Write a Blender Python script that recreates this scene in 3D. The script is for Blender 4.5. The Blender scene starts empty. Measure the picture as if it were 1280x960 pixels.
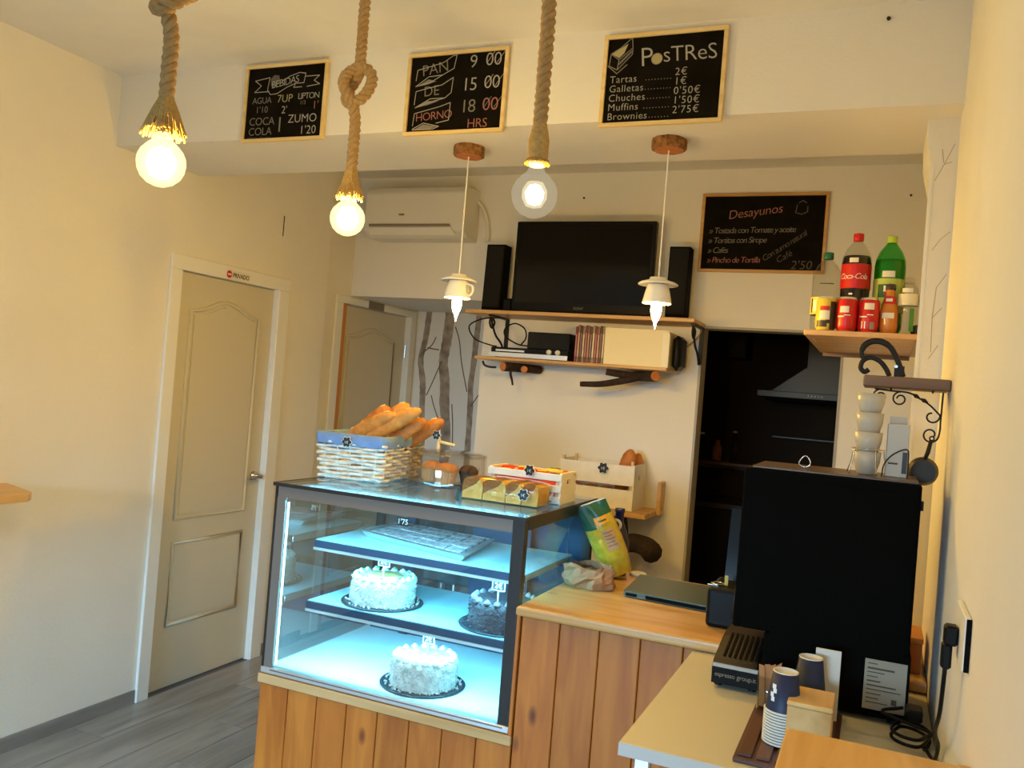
import bpy, bmesh, math, random
from mathutils import Vector, Matrix
random.seed(7)
PI = math.pi
SC = bpy.context.scene
C = SC.collection
# ------------------------------------------------------------------ camera
CAM_H = 1.5907
def cam_axes(yaw, pitch, roll):
    f = Vector((-math.sin(yaw)*math.cos(pitch), math.cos(yaw)*math.cos(pitch), math.sin(pitch)))
    r = Vector((math.cos(yaw), math.sin(yaw), 0)); u = r.cross(f)
    c, s = math.cos(roll), math.sin(roll)
    return c*r+s*u, -s*r+c*u, f
cr, cu_, cf = cam_axes(math.radians(23.219), math.radians(.3565), math.radians(4.6073))
cd = bpy.data.cameras.new('camera'); cam = bpy.data.objects.new('camera', cd); C.objects.link(cam)
cam.matrix_world = Matrix(((cr.x, cu_.x, -cf.x, 0), (cr.y, cu_.y, -cf.y, 0), (cr.z, cu_.z, -cf.z, CAM_H), (0, 0, 0, 1)))
cd.sensor_width = 36; cd.sensor_fit = 'HORIZONTAL'; cd.lens = 1077.466*36/1280; cd.clip_start = .02
SC.camera = cam
# ------------------------------------------------------------------ world, daylight, exposure
w = bpy.data.worlds.new('world'); SC.world = w; w.use_nodes = True
w.node_tree.nodes['Background'].inputs[0].default_value = (.62, .8, 1, 1)
w.node_tree.nodes['Background'].inputs[1].default_value = .6
SC.view_settings.view_transform = 'Standard'; SC.view_settings.look = 'None'
SC.view_settings.gamma = 1; SC.view_settings.use_curve_mapping = False
SC.view_settings.exposure = 0.0
def area(name, loc, rot, sx, sy, power, col):
    l = bpy.data.lights.new(name, 'AREA'); l.shape = 'RECTANGLE'; l.size = sx; l.size_y = sy
    l.energy = power; l.color = col
    o = bpy.data.objects.new(name, l); C.objects.link(o); o.location = loc; o.rotation_euler = rot
    return o
# daylight entering through the shop window behind the photographer
# (lamp tilted down, its spread narrowed to mimic sky light: it reaches the floor and lower walls, hardly the ceiling)
dl = area('shop_window_daylight', (-1.5, -4.45, 1.75), (PI/2-math.radians(30), 0, 0), 2.3, 1.0, 140, (.40, .70, 1))
dl.data.spread = math.radians(68)

# ------------------------------------------------------------------ materials
def nt(name):
    m = bpy.data.materials.new(name); m.use_nodes = True
    return m, m.node_tree, m.node_tree.nodes['Principled BSDF']
def rgb(c): return (c[0], c[1], c[2], 1)
def mat(name, col, rough=.5, metal=0, spec=.5, emis=None, es=0, noise=0, nscale=8, bump=0, bscale=60, trans=0, ior=1.45, alpha=1, coat=0):
    m, t, p = nt(name)
    p.inputs['Base Color'].default_value = rgb(col); p.inputs['Roughness'].default_value = rough
    p.inputs['Metallic'].default_value = metal; p.inputs['Specular IOR Level'].default_value = spec
    p.inputs['Transmission Weight'].default_value = trans; p.inputs['IOR'].default_value = ior
    p.inputs['Coat Weight'].default_value = coat
    if emis: p.inputs['Emission Color'].default_value = rgb(emis); p.inputs['Emission Strength'].default_value = es
    if noise or bump:
        tc = t.nodes.new('ShaderNodeTexCoord')
    if noise:
        n = t.nodes.new('ShaderNodeTexNoise'); n.inputs['Scale'].default_value = nscale; n.inputs['Detail'].default_value = 5
        r = t.nodes.new('ShaderNodeValToRGB')
        r.color_ramp.elements[0].position = .3; r.color_ramp.elements[1].position = .7
        r.color_ramp.elements[0].color = rgb([max(0, c*(1-noise)) for c in col]); r.color_ramp.elements[1].color = rgb([min(1, c*(1+noise)) for c in col])
        t.links.new(tc.outputs['Object'], n.inputs['Vector']); t.links.new(n.outputs['Fac'], r.inputs['Fac']); t.links.new(r.outputs['Color'], p.inputs['Base Color'])
    if bump:
        n = t.nodes.new('ShaderNodeTexNoise'); n.inputs['Scale'].default_value = bscale; n.inputs['Detail'].default_value = 4
        b = t.nodes.new('ShaderNodeBump'); b.inputs['Strength'].default_value = bump; b.inputs['Distance'].default_value = .01
        t.links.new(tc.outputs['Object'], n.inputs['Vector']); t.links.new(n.outputs['Fac'], b.inputs['Height']); t.links.new(b.outputs['Normal'], p.inputs['Normal'])
    return m
def wood(name, c1, c2, axis='Z', scale=7, rough=.45, stretch=14, knots=True, coat=0):
    m, t, p = nt(name); L = t.links.new; N = t.nodes.new
    tc = N('ShaderNodeTexCoord'); oi = N('ShaderNodeObjectInfo'); add = N('ShaderNodeVectorMath'); add.operation = 'ADD'
    mul = N('ShaderNodeMath'); mul.operation = 'MULTIPLY'; mul.inputs[1].default_value = 17.3
    L(oi.outputs['Random'], mul.inputs[0]); L(tc.outputs['Object'], add.inputs[0]); L(mul.outputs[0], add.inputs[1])
    mp = N('ShaderNodeMapping'); s = [stretch/4]*3; s['XYZ'.index(axis)] = stretch/4/9; mp.inputs['Scale'].default_value = s
    L(add.outputs[0], mp.inputs['Vector'])
    n = N('ShaderNodeTexNoise'); n.inputs['Scale'].default_value = scale; n.inputs['Detail'].default_value = 6; n.inputs['Distortion'].default_value = .7
    L(mp.outputs[0], n.inputs['Vector'])
    r = N('ShaderNodeValToRGB'); r.color_ramp.elements[0].position = .3; r.color_ramp.elements[1].position = .68
    r.color_ramp.elements[0].color = rgb(c1); r.color_ramp.elements[1].color = rgb(c2)
    L(n.outputs['Fac'], r.inputs['Fac']); out = r.outputs['Color']
    if knots:
        mp2 = N('ShaderNodeMapping'); s = [5.2]*3; s['XYZ'.index(axis)] = 2.6; mp2.inputs['Scale'].default_value = s; L(add.outputs[0], mp2.inputs['Vector'])
        v = N('ShaderNodeTexVoronoi'); v.inputs['Scale'].default_value = 1; L(mp2.outputs[0], v.inputs['Vector'])
        r2 = N('ShaderNodeValToRGB'); r2.color_ramp.elements[0].position = .045; r2.color_ramp.elements[0].color = (.3, .2, .13, 1)
        r2.color_ramp.elements[1].position = .1; r2.color_ramp.elements[1].color = (1, 1, 1, 1); L(v.outputs['Distance'], r2.inputs['Fac'])
        mx = N('ShaderNodeMix'); mx.data_type = 'RGBA'; mx.blend_type = 'MULTIPLY'; mx.inputs['Factor'].default_value = 1
        L(out, mx.inputs['A']); L(r2.outputs['Color'], mx.inputs['B']); out = mx.outputs['Result']
    hs = N('ShaderNodeHueSaturation'); mr = N('ShaderNodeMapRange'); mr.inputs['To Min'].default_value = .88; mr.inputs['To Max'].default_value = 1.08
    L(oi.outputs['Random'], mr.inputs['Value']); L(mr.outputs[0], hs.inputs['Value']); L(out, hs.inputs['Color'])
    L(hs.outputs['Color'], p.inputs['Base Color']); p.inputs['Roughness'].default_value = rough; p.inputs['Coat Weight'].default_value = coat
    return m
def thin_glass(name, tint=(1, 1, 1), refl=(1, 1, 1), ior=1.5, rough=.01, boost=0):
    m = bpy.data.materials.new(name); m.use_nodes = True; t = m.node_tree; t.nodes.clear(); N = t.nodes.new
    o = N('ShaderNodeOutputMaterial'); mx = N('ShaderNodeMixShader'); tr = N('ShaderNodeBsdfTransparent'); gl = N('ShaderNodeBsdfGlossy'); fr = N('ShaderNodeFresnel')
    tr.inputs[0].default_value = rgb(tint); gl.inputs[0].default_value = rgb(refl); gl.inputs['Roughness'].default_value = rough; fr.inputs[0].default_value = ior
    ad = N('ShaderNodeMath'); ad.operation = 'ADD'; ad.inputs[1].default_value = boost; ad.use_clamp = True
    ge = N('ShaderNodeNewGeometry'); iv = N('ShaderNodeMath'); iv.operation = 'SUBTRACT'; iv.inputs[0].default_value = 1; mu = N('ShaderNodeMath'); mu.operation = 'MULTIPLY'
    t.links.new(ge.outputs['Backfacing'], iv.inputs[1]); t.links.new(ad.outputs[0], mu.inputs[0]); t.links.new(iv.outputs[0], mu.inputs[1])
    t.links.new(fr.outputs[0], ad.inputs[0]); t.links.new(mu.outputs[0], mx.inputs[0]); t.links.new(tr.outputs[0], mx.inputs[1]); t.links.new(gl.outputs[0], mx.inputs[2]); t.links.new(mx.outputs[0], o.inputs[0])
    return m
def emit_glass(name, col, strength, trans=.5):
    m = bpy.data.materials.new(name); m.use_nodes = True; t = m.node_tree; t.nodes.clear(); N = t.nodes.new
    o = N('ShaderNodeOutputMaterial'); mx = N('ShaderNodeMixShader'); tr = N('ShaderNodeBsdfTransparent'); em = N('ShaderNodeEmission')
    em.inputs[0].default_value = rgb(col); em.inputs[1].default_value = strength; mx.inputs[0].default_value = 1-trans
    t.links.new(tr.outputs[0], mx.inputs[1]); t.links.new(em.outputs[0], mx.inputs[2]); t.links.new(mx.outputs[0], o.inputs[0])
    return m
def emitter(name, col, strength):
    m = bpy.data.materials.new(name); m.use_nodes = True; t = m.node_tree; t.nodes.clear(); N = t.nodes.new
    o = N('ShaderNodeOutputMaterial'); em = N('ShaderNodeEmission'); em.inputs[0].default_value = rgb(col); em.inputs[1].default_value = strength
    t.links.new(em.outputs[0], o.inputs[0]); return m
def frosted(name):
    m = bpy.data.materials.new(name); m.use_nodes = True; t = m.node_tree; t.nodes.clear(); N = t.nodes.new
    o = N('ShaderNodeOutputMaterial'); mx = N('ShaderNodeMixShader'); tr = N('ShaderNodeBsdfTransparent'); tl = N('ShaderNodeBsdfTranslucent')
    tl.inputs[0].default_value = (.55, .6, .6, 1); mx.inputs[0].default_value = .4
    t.links.new(tr.outputs[0], mx.inputs[1]); t.links.new(tl.outputs[0], mx.inputs[2]); t.links.new(mx.outputs[0], o.inputs[0]); return m
K = {}
K['wall'] = mat('wall_paint', (.80, .765, .69), .85, noise=.03, nscale=2, bump=.12, bscale=90)
K['ceil'] = mat('ceiling_paint', (.82, .79, .72), .9, noise=.02)
K['white'] = mat('white_paint', (.80, .78, .72), .45)
K['door'] = mat('door_lacquer', (.64, .585, .45), .4)
K['casing'] = mat('casing_lacquer', (.82, .81, .76), .4)
K['chrome'] = mat('brushed_steel', (.55, .53, .5), .25, 1)
K['black'] = mat('black_plastic', (.004, .0038, .0035), .45, spec=.2)
K['blackg'] = mat('black_gloss', (.006, .006, .007), .12, spec=.4)
K['blackm'] = mat('black_matte', (.004, .0035, .003), .8, spec=.1)
K['iron'] = mat('wrought_iron', (.015, .013, .012), .5, .4)
K['pine'] = wood('pine_vertical', (.38, .095, .006), (.56, .18, .018), 'Z', 6)
K['pineX'] = wood('pine_worktop', (.56, .28, .075), (.74, .43, .15), 'X', 6, .32, coat=.15)
K['pineY'] = wood('pine_bar', (.62, .33, .09), (.80, .49, .18), 'Y', 6, .4)
K['shelfX'] = wood('shelf_wood', (.52, .29, .10), (.68, .42, .18), 'X', 6, .45)
K['darkwood'] = wood('dark_stained_wood', (.13, .065, .028), (.24, .13, .06), 'X', 8, .5, knots=False)
K['trayw'] = wood('brown_tray_wood', (.07, .025, .015), (.13, .05, .03), 'Y', 8, .45, knots=False)
K['frame'] = wood('light_frame_wood', (.74, .52, .2), (.88, .68, .34), 'X', 7, .5, knots=False)
K['frame2'] = wood('tan_frame_wood', (.52, .27, .07), (.66, .38, .13), 'X', 7, .5, knots=False)
K['slate'] = mat('chalkboard_black', (.008, .006, .004), .85, spec=.05, noise=.4, nscale=12)
K['chalk'] = mat('white_chalk', (.40, .38, .34), .95)
K['chalk2'] = mat('pink_chalk', (.36, .15, .13), .95)
K['chalk3'] = mat('yellow_chalk', (.42, .37, .2), .95)
K['chalk4'] = mat('grey_chalk', (.22, .20, .165), .95)
K['chalk5'] = mat('faint_chalk', (.11, .10, .085), .95)
K['rope'] = mat('jute_rope', (.46, .28, .11), .9, noise=.15, nscale=120, bump=.15, bscale=400)
K['glassclear'] = thin_glass('clear_glass', (.97, .99, .99), ior=1.45)
K['caseglass'] = thin_glass('case_glass', (.93, .97, .97), ior=1.5, boost=.02)
K['casetop'] = thin_glass('case_top_glass', (.80, .87, .88), ior=1.22, boost=.02)
K['plastic'] = thin_glass('clear_plastic', (.93, .92, .9), ior=1.4, rough=.06)
K['pet'] = thin_glass('clear_pet', (.86, .86, .82), ior=1.45, rough=.03)
K['petgreen'] = thin_glass('green_pet', (.22, .72, .28), ior=1.45, rough=.03)
K['alu'] = mat('aluminium', (.75, .76, .76), .35, .8)
K['casemetal'] = mat('case_dark_metal', (.035, .03, .027), .3, .3)
K['casegrey'] = mat('case_grey_band', (.20, .17, .15), .35, .2)
K['casewhite'] = mat('case_white_steel', (.80, .88, .88), .4)
K['caseblue'] = mat('case_blue_steel', (.014, .035, .075), .35, .3)
K['shelfglass'] = mat('frosted_shelf', (.36, .60, .66), .35)
K['led'] = emitter('cool_led', (.19, .70, 1), 165)
K['porcelain'] = mat('porcelain', (.82, .79, .72), .2, coat=.3)
K['bark'] = mat('bark', (.26, .115, .035), .9, noise=.75, nscale=45, bump=1, bscale=120)
K['barkd'] = mat('dark_bark', (.035, .02, .013), .9, noise=.4, nscale=40, bump=1, bscale=90)
K['cutwood'] = mat('cut_wood', (.50, .17, .05), .7, noise=.2, nscale=40)
K['birch'] = mat('birch_print', (.36, .28, .21), .85, noise=.45, nscale=14)
K['twig'] = mat('twig_print', (.16, .10, .055), .85)
K['twigl'] = mat('pale_twig_print', (.50, .42, .27), .85)
K['paper'] = mat('white_paper', (.75, .73, .66), .8)
K['label'] = mat('grey_label', (.30, .27, .2), .7)
K['labelink'] = mat('label_ink', (.08, .05, .03), .7)
K['red'] = mat('red_paint', (.55, .012, .010), .3)
K['white2'] = mat('bright_white', (.85, .84, .8), .4)
K['yellow'] = mat('yellow_film', (.50, .36, .03), .28, noise=.2, nscale=25, bump=.5, bscale=35)
K['green'] = mat('dark_green_film', (.012, .09, .04), .35)
K['lime'] = mat('lime_label', (.45, .55, .12), .45)

# ------------------------------------------------------------------ geometry helpers
def box(bm, x0, x1, y0, y1, z0, z1, bev=0, seg=1):
    vs = [bm.verts.new((x, y, z)) for z in (z0, z1) for y in (y0, y1) for x in (x0, x1)]
    fs = [bm.faces.new([vs[i] for i in q]) for q in ((0, 2, 3, 1), (4, 5, 7, 6), (0, 1, 5, 4), (2, 6, 7, 3), (0, 4, 6, 2), (1, 3, 7, 5))]
    if bev:
        es = list({e for f in fs for e in f.edges})
        bmesh.ops.bevel(bm, geom=es, offset=bev, segments=seg, affect='EDGES', profile=.5)
    return vs
def catmull(pts, n=8):
    P = [Vector(p) for p in pts]; P = [2*P[0]-P[1]]+P+[2*P[-1]-P[-2]]; out = []
    for i in range(1, len(P)-2):
        a, b, c, d = P[i-1:i+3]
        for k in range(n):
            t = k/n
            out.append(.5*((2*b)+(c-a)*t+(2*a-5*b+4*c-d)*t*t+(3*b-a-3*c+d)*t**3))
    out.append(P[-2]); return out
def frames(pts, closed=False):
    n = len(pts); T = []
    for i in range(n):
        a = pts[i-1] if (i > 0 or closed) else pts[0]; b = pts[(i+1) % n] if (i < n-1 or closed) else pts[-1]
        d = b-a; T.append(d.normalized() if d.length > 1e-9 else Vector((0, 0, 1)))
    up = Vector((0, 0, 1)) if abs(T[0].z) < .9 else Vector((1, 0, 0))
    nrm = (up-T[0]*up.dot(T[0])).normalized(); F = []
    for i in range(n):
        nrm = nrm-T[i]*nrm.dot(T[i])
        nrm = nrm.normalized() if nrm.length > 1e-9 else T[i].orthogonal().normalized()
        F.append((nrm.copy(), T[i].cross(nrm)))
    return F
def tube(bm, pts, r, seg=8, closed=False, cap=True, flat=1.0):
    pts = [Vector(p) for p in pts]; F = frames(pts, closed); rings = []
    for i, p in enumerate(pts):
        rr = r[i] if isinstance(r, (list, tuple)) else r
        rings.append([bm.verts.new(p+F[i][0]*math.cos(2*PI*k/seg)*rr+F[i][1]*math.sin(2*PI*k/seg)*rr*flat) for k in range(seg)])
    m = len(rings)
    for i in range(m if closed else m-1):
        A, B = rings[i], rings[(i+1) % m]
        for k in range(seg): bm.faces.new((A[k], A[(k+1) % seg], B[(k+1) % seg], B[k]))
    if cap and not closed: bm.faces.new(rings[0][::-1]); bm.faces.new(rings[-1])
def lathe(bm, prof, c=(0, 0, 0), seg=24, axis='Z', close=True):
    rings = []
    def P(r, h, a):
        x, y = r*math.cos(a), r*math.sin(a)
        v = {'Z': (x, y, h), 'X': (h, x, y), 'Y': (x, h, -y)}[axis]
        return (c[0]+v[0], c[1]+v[1], c[2]+v[2])
    for r, h in prof:
        if r < 1e-6: rings.append([bm.verts.new(P(0, h, 0))])
        else: rings.append([bm.verts.new(P(r, h, 2*PI*k/seg)) for k in range(seg)])
    for A, B in zip(rings, rings[1:]):
        for k in range(seg):
            k2 = (k+1) % seg
            if len(A) == 1 and len(B) == 1: continue
            if len(A) == 1: bm.faces.new((A[0], B[k2], B[k]))
            elif len(B) == 1: bm.faces.new((A[k], A[k2], B[0]))
            else: bm.faces.new((A[k], A[k2], B[k2], B[k]))
    if close:
        if len(rings[0]) > 1: bm.faces.new(rings[0][::-1])
        if len(rings[-1]) > 1: bm.faces.new(rings[-1])
def prism(bm, poly, M, d):
    """poly in (x,y), extruded 0..d along local z, placed by matrix M"""
    a = [bm.verts.new(M @ Vector((x, y, 0))) for x, y in poly]; b = [bm.verts.new(M @ Vector((x, y, d))) for x, y in poly]; n = len(a)
    bm.faces.new(a[::-1]); bm.faces.new(b)
    for i in range(n): bm.faces.new((a[i], a[(i+1) % n], b[(i+1) % n], b[i]))
def MAT(o, x, y, z):
    x, y, z, o = Vector(x), Vector(y), Vector(z), Vector(o)
    return Matrix(((x.x, y.x, z.x, o.x), (x.y, y.y, z.y, o.y), (x.z, y.z, z.z, o.z), (0, 0, 0, 1)))
def front(o): return MAT(o, (1, 0, 0), (0, 0, 1), (0, -1, 0))      # faces -Y (towards the shop front)
def sideR(o): return MAT(o, (0, 1, 0), (0, 0, 1), (1, 0, 0))       # faces +X
_tc = {}
def text_data(s, size, shear=0, spacing=1, align='LEFT', bold=0):
    key = (s, size, shear, spacing, align, bold)
    if key in _tc: return _tc[key]
    cu = bpy.data.curves.new('t', 'FONT'); cu.body = s; cu.size = size; cu.shear = shear; cu.space_character = spacing; cu.align_x = align; cu.resolution_u = 3; cu.offset = bold-size*.010
    ob = bpy.data.objects.new('t', cu); C.objects.link(ob)
    dg = bpy.context.evaluated_depsgraph_get(); me = bpy.data.meshes.new_from_object(ob.evaluated_get(dg))
    d = ([v.co.copy() for v in me.vertices], [tuple(p.vertices) for p in me.polygons])
    bpy.data.objects.remove(ob); bpy.data.curves.remove(cu); bpy.data.meshes.remove(me)
    _tc[key] = d; return d
def text(bm, s, size, M, warp=None, **kw):
    vs, fs = text_data(s, size, **kw)
    bv = [bm.verts.new((warp(v) if warp else M @ v)) for v in vs]
    for f in fs:
        try: bm.faces.new([bv[i] for i in f])
        except ValueError: pass
def ribbon(bm, pts, wdt, M, d=.0004, closed=False):
    """chalk stroke: flat line of width wdt along 2-D pts"""
    pts = [Vector((p[0], p[1])) for p in pts]
    if closed: pts.append(pts[0])
    for a, b in zip(pts, pts[1:]):
        t = b-a
        if t.length < 1e-9: continue
        t.normalize(); n = Vector((-t.y, t.x))*wdt/2; e = t*wdt*.3
        q = [a-e-n, b+e-n, b+e+n, a-e+n]
        bm.faces.new([bm.verts.new(M @ Vector((v.x, v.y, d))) for v in q])
# ------------------------------------------------------------------ object helpers
ROOT = {}
def thing(name, label, cat, loc=(0, 0, 0), group=None, rotz=0):
    o = bpy.data.objects.new(name, None); C.objects.link(o); o.location = loc; o.rotation_euler = (0, 0, rotz)
    o.empty_display_size = .05; tag(o, label, cat, group); ROOT[o.name] = Vector(loc); return o
def tag(o, label, cat, group=None, kind=None):
    o['label'] = label; o['category'] = cat
    if group: o['group'] = group
    if kind: o['kind'] = kind
    return o
def obj(name, bm, m, parent=None, smooth=False, local=False, mats=None):
    me = bpy.data.meshes.new(name)
    bmesh.ops.recalc_face_normals(bm, faces=bm.faces)
    if parent is not None:
        if not local: bmesh.ops.translate(bm, verts=bm.verts, vec=-ROOT[parent.name])
        base = None
    else:
        xs = [v.co for v in bm.verts]
        base = Vector(((min(v.x for v in xs)+max(v.x for v in xs))/2, (min(v.y for v in xs)+max(v.y for v in xs))/2, min(v.z for v in xs)))
        bmesh.ops.translate(bm, verts=bm.verts, vec=-base)
    bm.to_mesh(me); bm.free()
    if smooth:
        for p in me.polygons: p.use_smooth = True
    for mm in (mats or [m]): me.materials.append(K[mm] if isinstance(mm, str) else mm)
    o = bpy.data.objects.new(name, me); C.objects.link(o)
    if parent is not None: o.parent = parent; ROOT[o.name] = ROOT[parent.name]
    else: o.location = base; ROOT[o.name] = base
    return o
def part(name, m, parent, fn, smooth=False, local=False, **kw):
    bm = bmesh.new(); fn(bm); return obj(name, bm, m, parent, smooth, local, **kw)
def struct(name, m, fn, label=None, cat=None):
    bm = bmesh.new(); fn(bm); o = obj(name, bm, m); o['kind'] = 'structure'
    if label: o['label'] = label; o['category'] = cat
    return o
def single(name, m, fn, label, cat, group=None, smooth=False):
    bm = bmesh.new(); fn(bm); o = obj(name, bm, m, None, smooth); return tag(o, label, cat, group)
def copy_tree(o, parent=None):
    c = o.copy(); C.objects.link(c); c.parent = parent; ROOT[c.name] = ROOT[o.name]
    for ch in list(o.children): copy_tree(ch, c)
    return c
def boxes(*bs, bev=0): 
    def f(bm):
        for b in bs: box(bm, *b, bev=bev)
    return f
def band(bm, x, y, r, z0, z1, a0, a1, n=14):
    g = [[bm.verts.new((x+r*math.cos(a0+(a1-a0)*i/n), y+r*math.sin(a0+(a1-a0)*i/n), z)) for i in range(n+1)] for z in (z0, z1)]
    for i in range(n): bm.faces.new((g[0][i], g[0][i+1], g[1][i+1], g[1][i]))
# ================================================================== THE ROOM
XL, XL2, XR, YB, YF, CZ, CZ2 = -3.08, -3.13, .155, 4.6, -4.5, 2.795, 2.845
D1 = (3.112, 3.826, 2.03); D2 = (4.51, 5.355, 2.045)
K['floortile'] = wood('wood_look_tile', (.22, .205, .19), (.38, .355, .325), 'Y', 5, .35, knots=False)
K['grout'] = mat('grout', (.17, .16, .15), .9)
K['skirt'] = wood('skirting_tile', (.22, .205, .19), (.36, .34, .31), 'Y', 5, .35, knots=False)
fl = struct('floor', 'grout', boxes((XL2-.15, XR+.15, YF, 6.9, -.12, -.006)))
bm = bmesh.new(); box(bm, -.098, .098, -.598, .598, -.012, 0, bev=.0015); plank_me = bpy.data.meshes.new('floor_plank'); bm.to_mesh(plank_me); bm.free(); plank_me.materials.append(K['floortile'])
for i in range(17):
    for j in range(10):
        o = bpy.data.objects.new('floor_plank', plank_me); C.objects.link(o); o.parent = fl
        y = YF+.6+j*1.2-(i*.4 % 1.2)
        o.location = Vector((XL+.1+i*.2, y, 0))-ROOT[fl.name]
K['wallsm'] = K['wall']
def wl(bm):
    box(bm, XL-.15, XL, YF, D1[0], 0, CZ); box(bm, XL-.15, XL, D1[0], D1[1], D1[2], CZ); box(bm, XL-.15, XL, D1[1], 4.275, 0, CZ2)
    box(bm, XL2-.15, XL2, 4.275, D2[0], 0, CZ2); box(bm, XL2-.15, XL2, D2[0], D2[1], D2[2], CZ2); box(bm, XL2-.15, XL2, D2[1], 5.455, 0, CZ2)
struct('wall_left', 'wall', wl)
AR, KL, KR, KT = -2.183, -.904, -.19, 2.008
def wb(bm):
    box(bm, XL2, AR, YB, YB+.12, 2.10, CZ2); box(bm, AR, KL, YB, YB+.12, 0, CZ2); box(bm, KL, KR, YB, YB+.12, KT, CZ2); box(bm, KR, XR, YB, YB+.12, 0, CZ2)
struct('wall_back', 'wall', wb)
struct('wall_alcove', 'wall', boxes((XL2, AR+.12, 5.455, 5.6, 0, 2.2), (AR, AR+.12, YB+.12, 5.455, 0, 2.2)))
struct('ceiling_alcove', 'ceil', boxes((XL2, AR, YB+.12, 5.455, 2.10, 2.2)))
struct('wall_right', 'wall', boxes((XR, XR+.15, YF, 6.9, 0, CZ2)))
struct('ceiling', 'ceil', boxes((XL-.15, XR+.15, YF, 2.69, CZ, CZ+.1), (XL2-.15, XR+.15, 3.18, YB+.12, CZ2, CZ2+.05)))
struct('ceiling_beam', 'wall', boxes((XL, XR, 2.69, 3.18, 2.493, CZ2+.05)))
def colf(bm):
    box(bm, .092, XR, 2.815, 3.17, 0, 2.493)
    M = MAT((0, 2.83, 0), (1, 0, 0), (0, 0, 1), (0, 1, 0)); prism(bm, [(.092, 2.33), (.092, 2.493), (.068, 2.493), (.072, 2.42)], M, .33)
col = struct('column', 'wall', colf)
part('edge_strip', 'casing', col, boxes((.083, .092, 2.812, 2.825, .95, 2.36)))
def twigs(bm, strokes, M, wdt):
    for s in strokes: ribbon(bm, s, wdt, M, .0006)
part('branch_decal', 'twigl', col, lambda bm: twigs(bm, [[(.098, 2.308), (.122, 2.36), (.144, 2.415)], [(.119, 2.355), (.14, 2.362)], [(.118, 2.36), (.112, 2.40)],
     [(.105, 2.10), (.124, 2.132), (.148, 2.155)], [(.122, 1.80), (.119, 1.90), (.124, 1.99), (.148, 2.03)], [(.119, 1.90), (.142, 1.93)], [(.118, 1.78), (.14, 1.82)]], front((0, 2.8148, 0)), .0022))
# shop-front wall behind the photographer, with a glazed opening
def wf(bm):
    box(bm, XL-.15, -2.7, YF-.12, YF, 0, CZ); box(bm, -.3, XR+.15, YF-.12, YF, 0, CZ); box(bm, -2.7, -.3, YF-.12, YF, 2.3, CZ); box(bm, -2.7, -.3, YF-.12, YF, 0, .1)
struct('wall_front', 'wall', wf)
# kitchen beyond the opening
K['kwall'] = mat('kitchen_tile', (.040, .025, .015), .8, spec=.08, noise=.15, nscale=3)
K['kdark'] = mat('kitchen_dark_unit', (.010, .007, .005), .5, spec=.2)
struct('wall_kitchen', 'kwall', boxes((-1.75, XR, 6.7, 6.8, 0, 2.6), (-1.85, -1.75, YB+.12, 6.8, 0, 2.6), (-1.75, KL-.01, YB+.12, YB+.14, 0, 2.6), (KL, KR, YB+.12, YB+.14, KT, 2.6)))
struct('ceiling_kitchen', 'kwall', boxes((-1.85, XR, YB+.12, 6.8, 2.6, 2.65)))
# trims and skirting
struct('baseboard_left', 'skirt', boxes((XL, XL+.008, YF, 3.035, 0, .062), (XL, XL+.008, 3.915, 4.275, 0, .062)))
struct('baseboard_back', 'skirt', boxes((AR, KL, YB-.008, YB, 0, .062)))
struct('trim_1', mat('jamb_grey', (.42, .38, .33), .6), boxes((KL-.001, KL+.012, YB-.004, YB+.13, 0, KT), (KR-.012, KR+.001, YB-.004, YB+.13, 0, KT), (KL+.012, KR-.012, YB-.004, YB+.13, KT-.012, KT+.001)))
# doors -------------------------------------------------------------
def make_door(name, label, X, d, cas, rec, jamb):
    y0, y1, zt = d; dr = struct(name, 'door', boxes((X-rec-.035, X-rec, y0+.003, y1-.003, .008, zt-.003), bev=.002), label, 'door')
    wy = y1-y0
    def arch(ya, yb, zs, rise, n=14):
        out = []
        for i in range(n+1):
            t = i/n; out.append((ya+(yb-ya)*t, zs+rise*(.5-.5*math.cos(2*PI*t))**1.2))
        return out
    def moulding(bm, loop, r=.011):
        pts = [Vector((X-rec+.001, y, z)) for y, z in loop]; tube(bm, pts, r, 8, closed=True, flat=.9)
    a, b = y0+.15*wy, y1-.16*wy
    up = [(b, .83), (a, .83)]+arch(a, b, 1.85, .062)
    lo = [(a, .315), (b, .315), (b, .715), (a, .715)]
    def panel(bm, loop, inset=.022):
        cy = sum(p[0] for p in loop)/len(loop); cz = sum(p[1] for p in loop)/len(loop)
        inner = [(p[0]+(inset if p[0] < cy else -inset), p[1]+(inset if p[1] < cz else -inset)) for p in loop]
        prism(bm, inner, sideR((X-rec, 0, 0)), .006)
    part('panel_moulding', 'door', dr, lambda bm: moulding(bm, up), True); part('panel_moulding', 'door', dr, lambda bm: moulding(bm, lo), True)
    part('raised_panel', 'door', dr, lambda bm: panel(bm, up)); part('raised_panel', 'door', dr, lambda bm: panel(bm, lo))
    c0, c1, cz = cas
    part('casing', 'casing', dr, lambda bm: (box(bm, X, X+.016, c0, y0, 0, zt, bev=.003), box(bm, X, X+.016, y1, c1, 0, zt, bev=.003), box(bm, X, X+.016, c0, c1, zt, cz, bev=.003)))
    part('jamb', 'casing', dr, lambda bm: box(bm, X-.1, X+.004, y1-.002, y1+.012, 0, zt)); part('jamb', jamb, dr, lambda bm: box(bm, X-.1, X+.002, y0-.012, y0+(.055 if X == XL2 else .002), 0, zt))
    return dr
d1 = make_door('door_1', 'cream panelled door with a PRIVADO sign above it', XL, D1, (3.04, 3.912, 2.10), .022, 'casing')
for z in (1.79, 1.02, .24): part('hinge', 'chrome', d1, lambda bm, z=z: lathe(bm, [(.007, -.04), (.007, .04)], (XL-.012, D1[0]+.004, z), 8))
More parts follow.
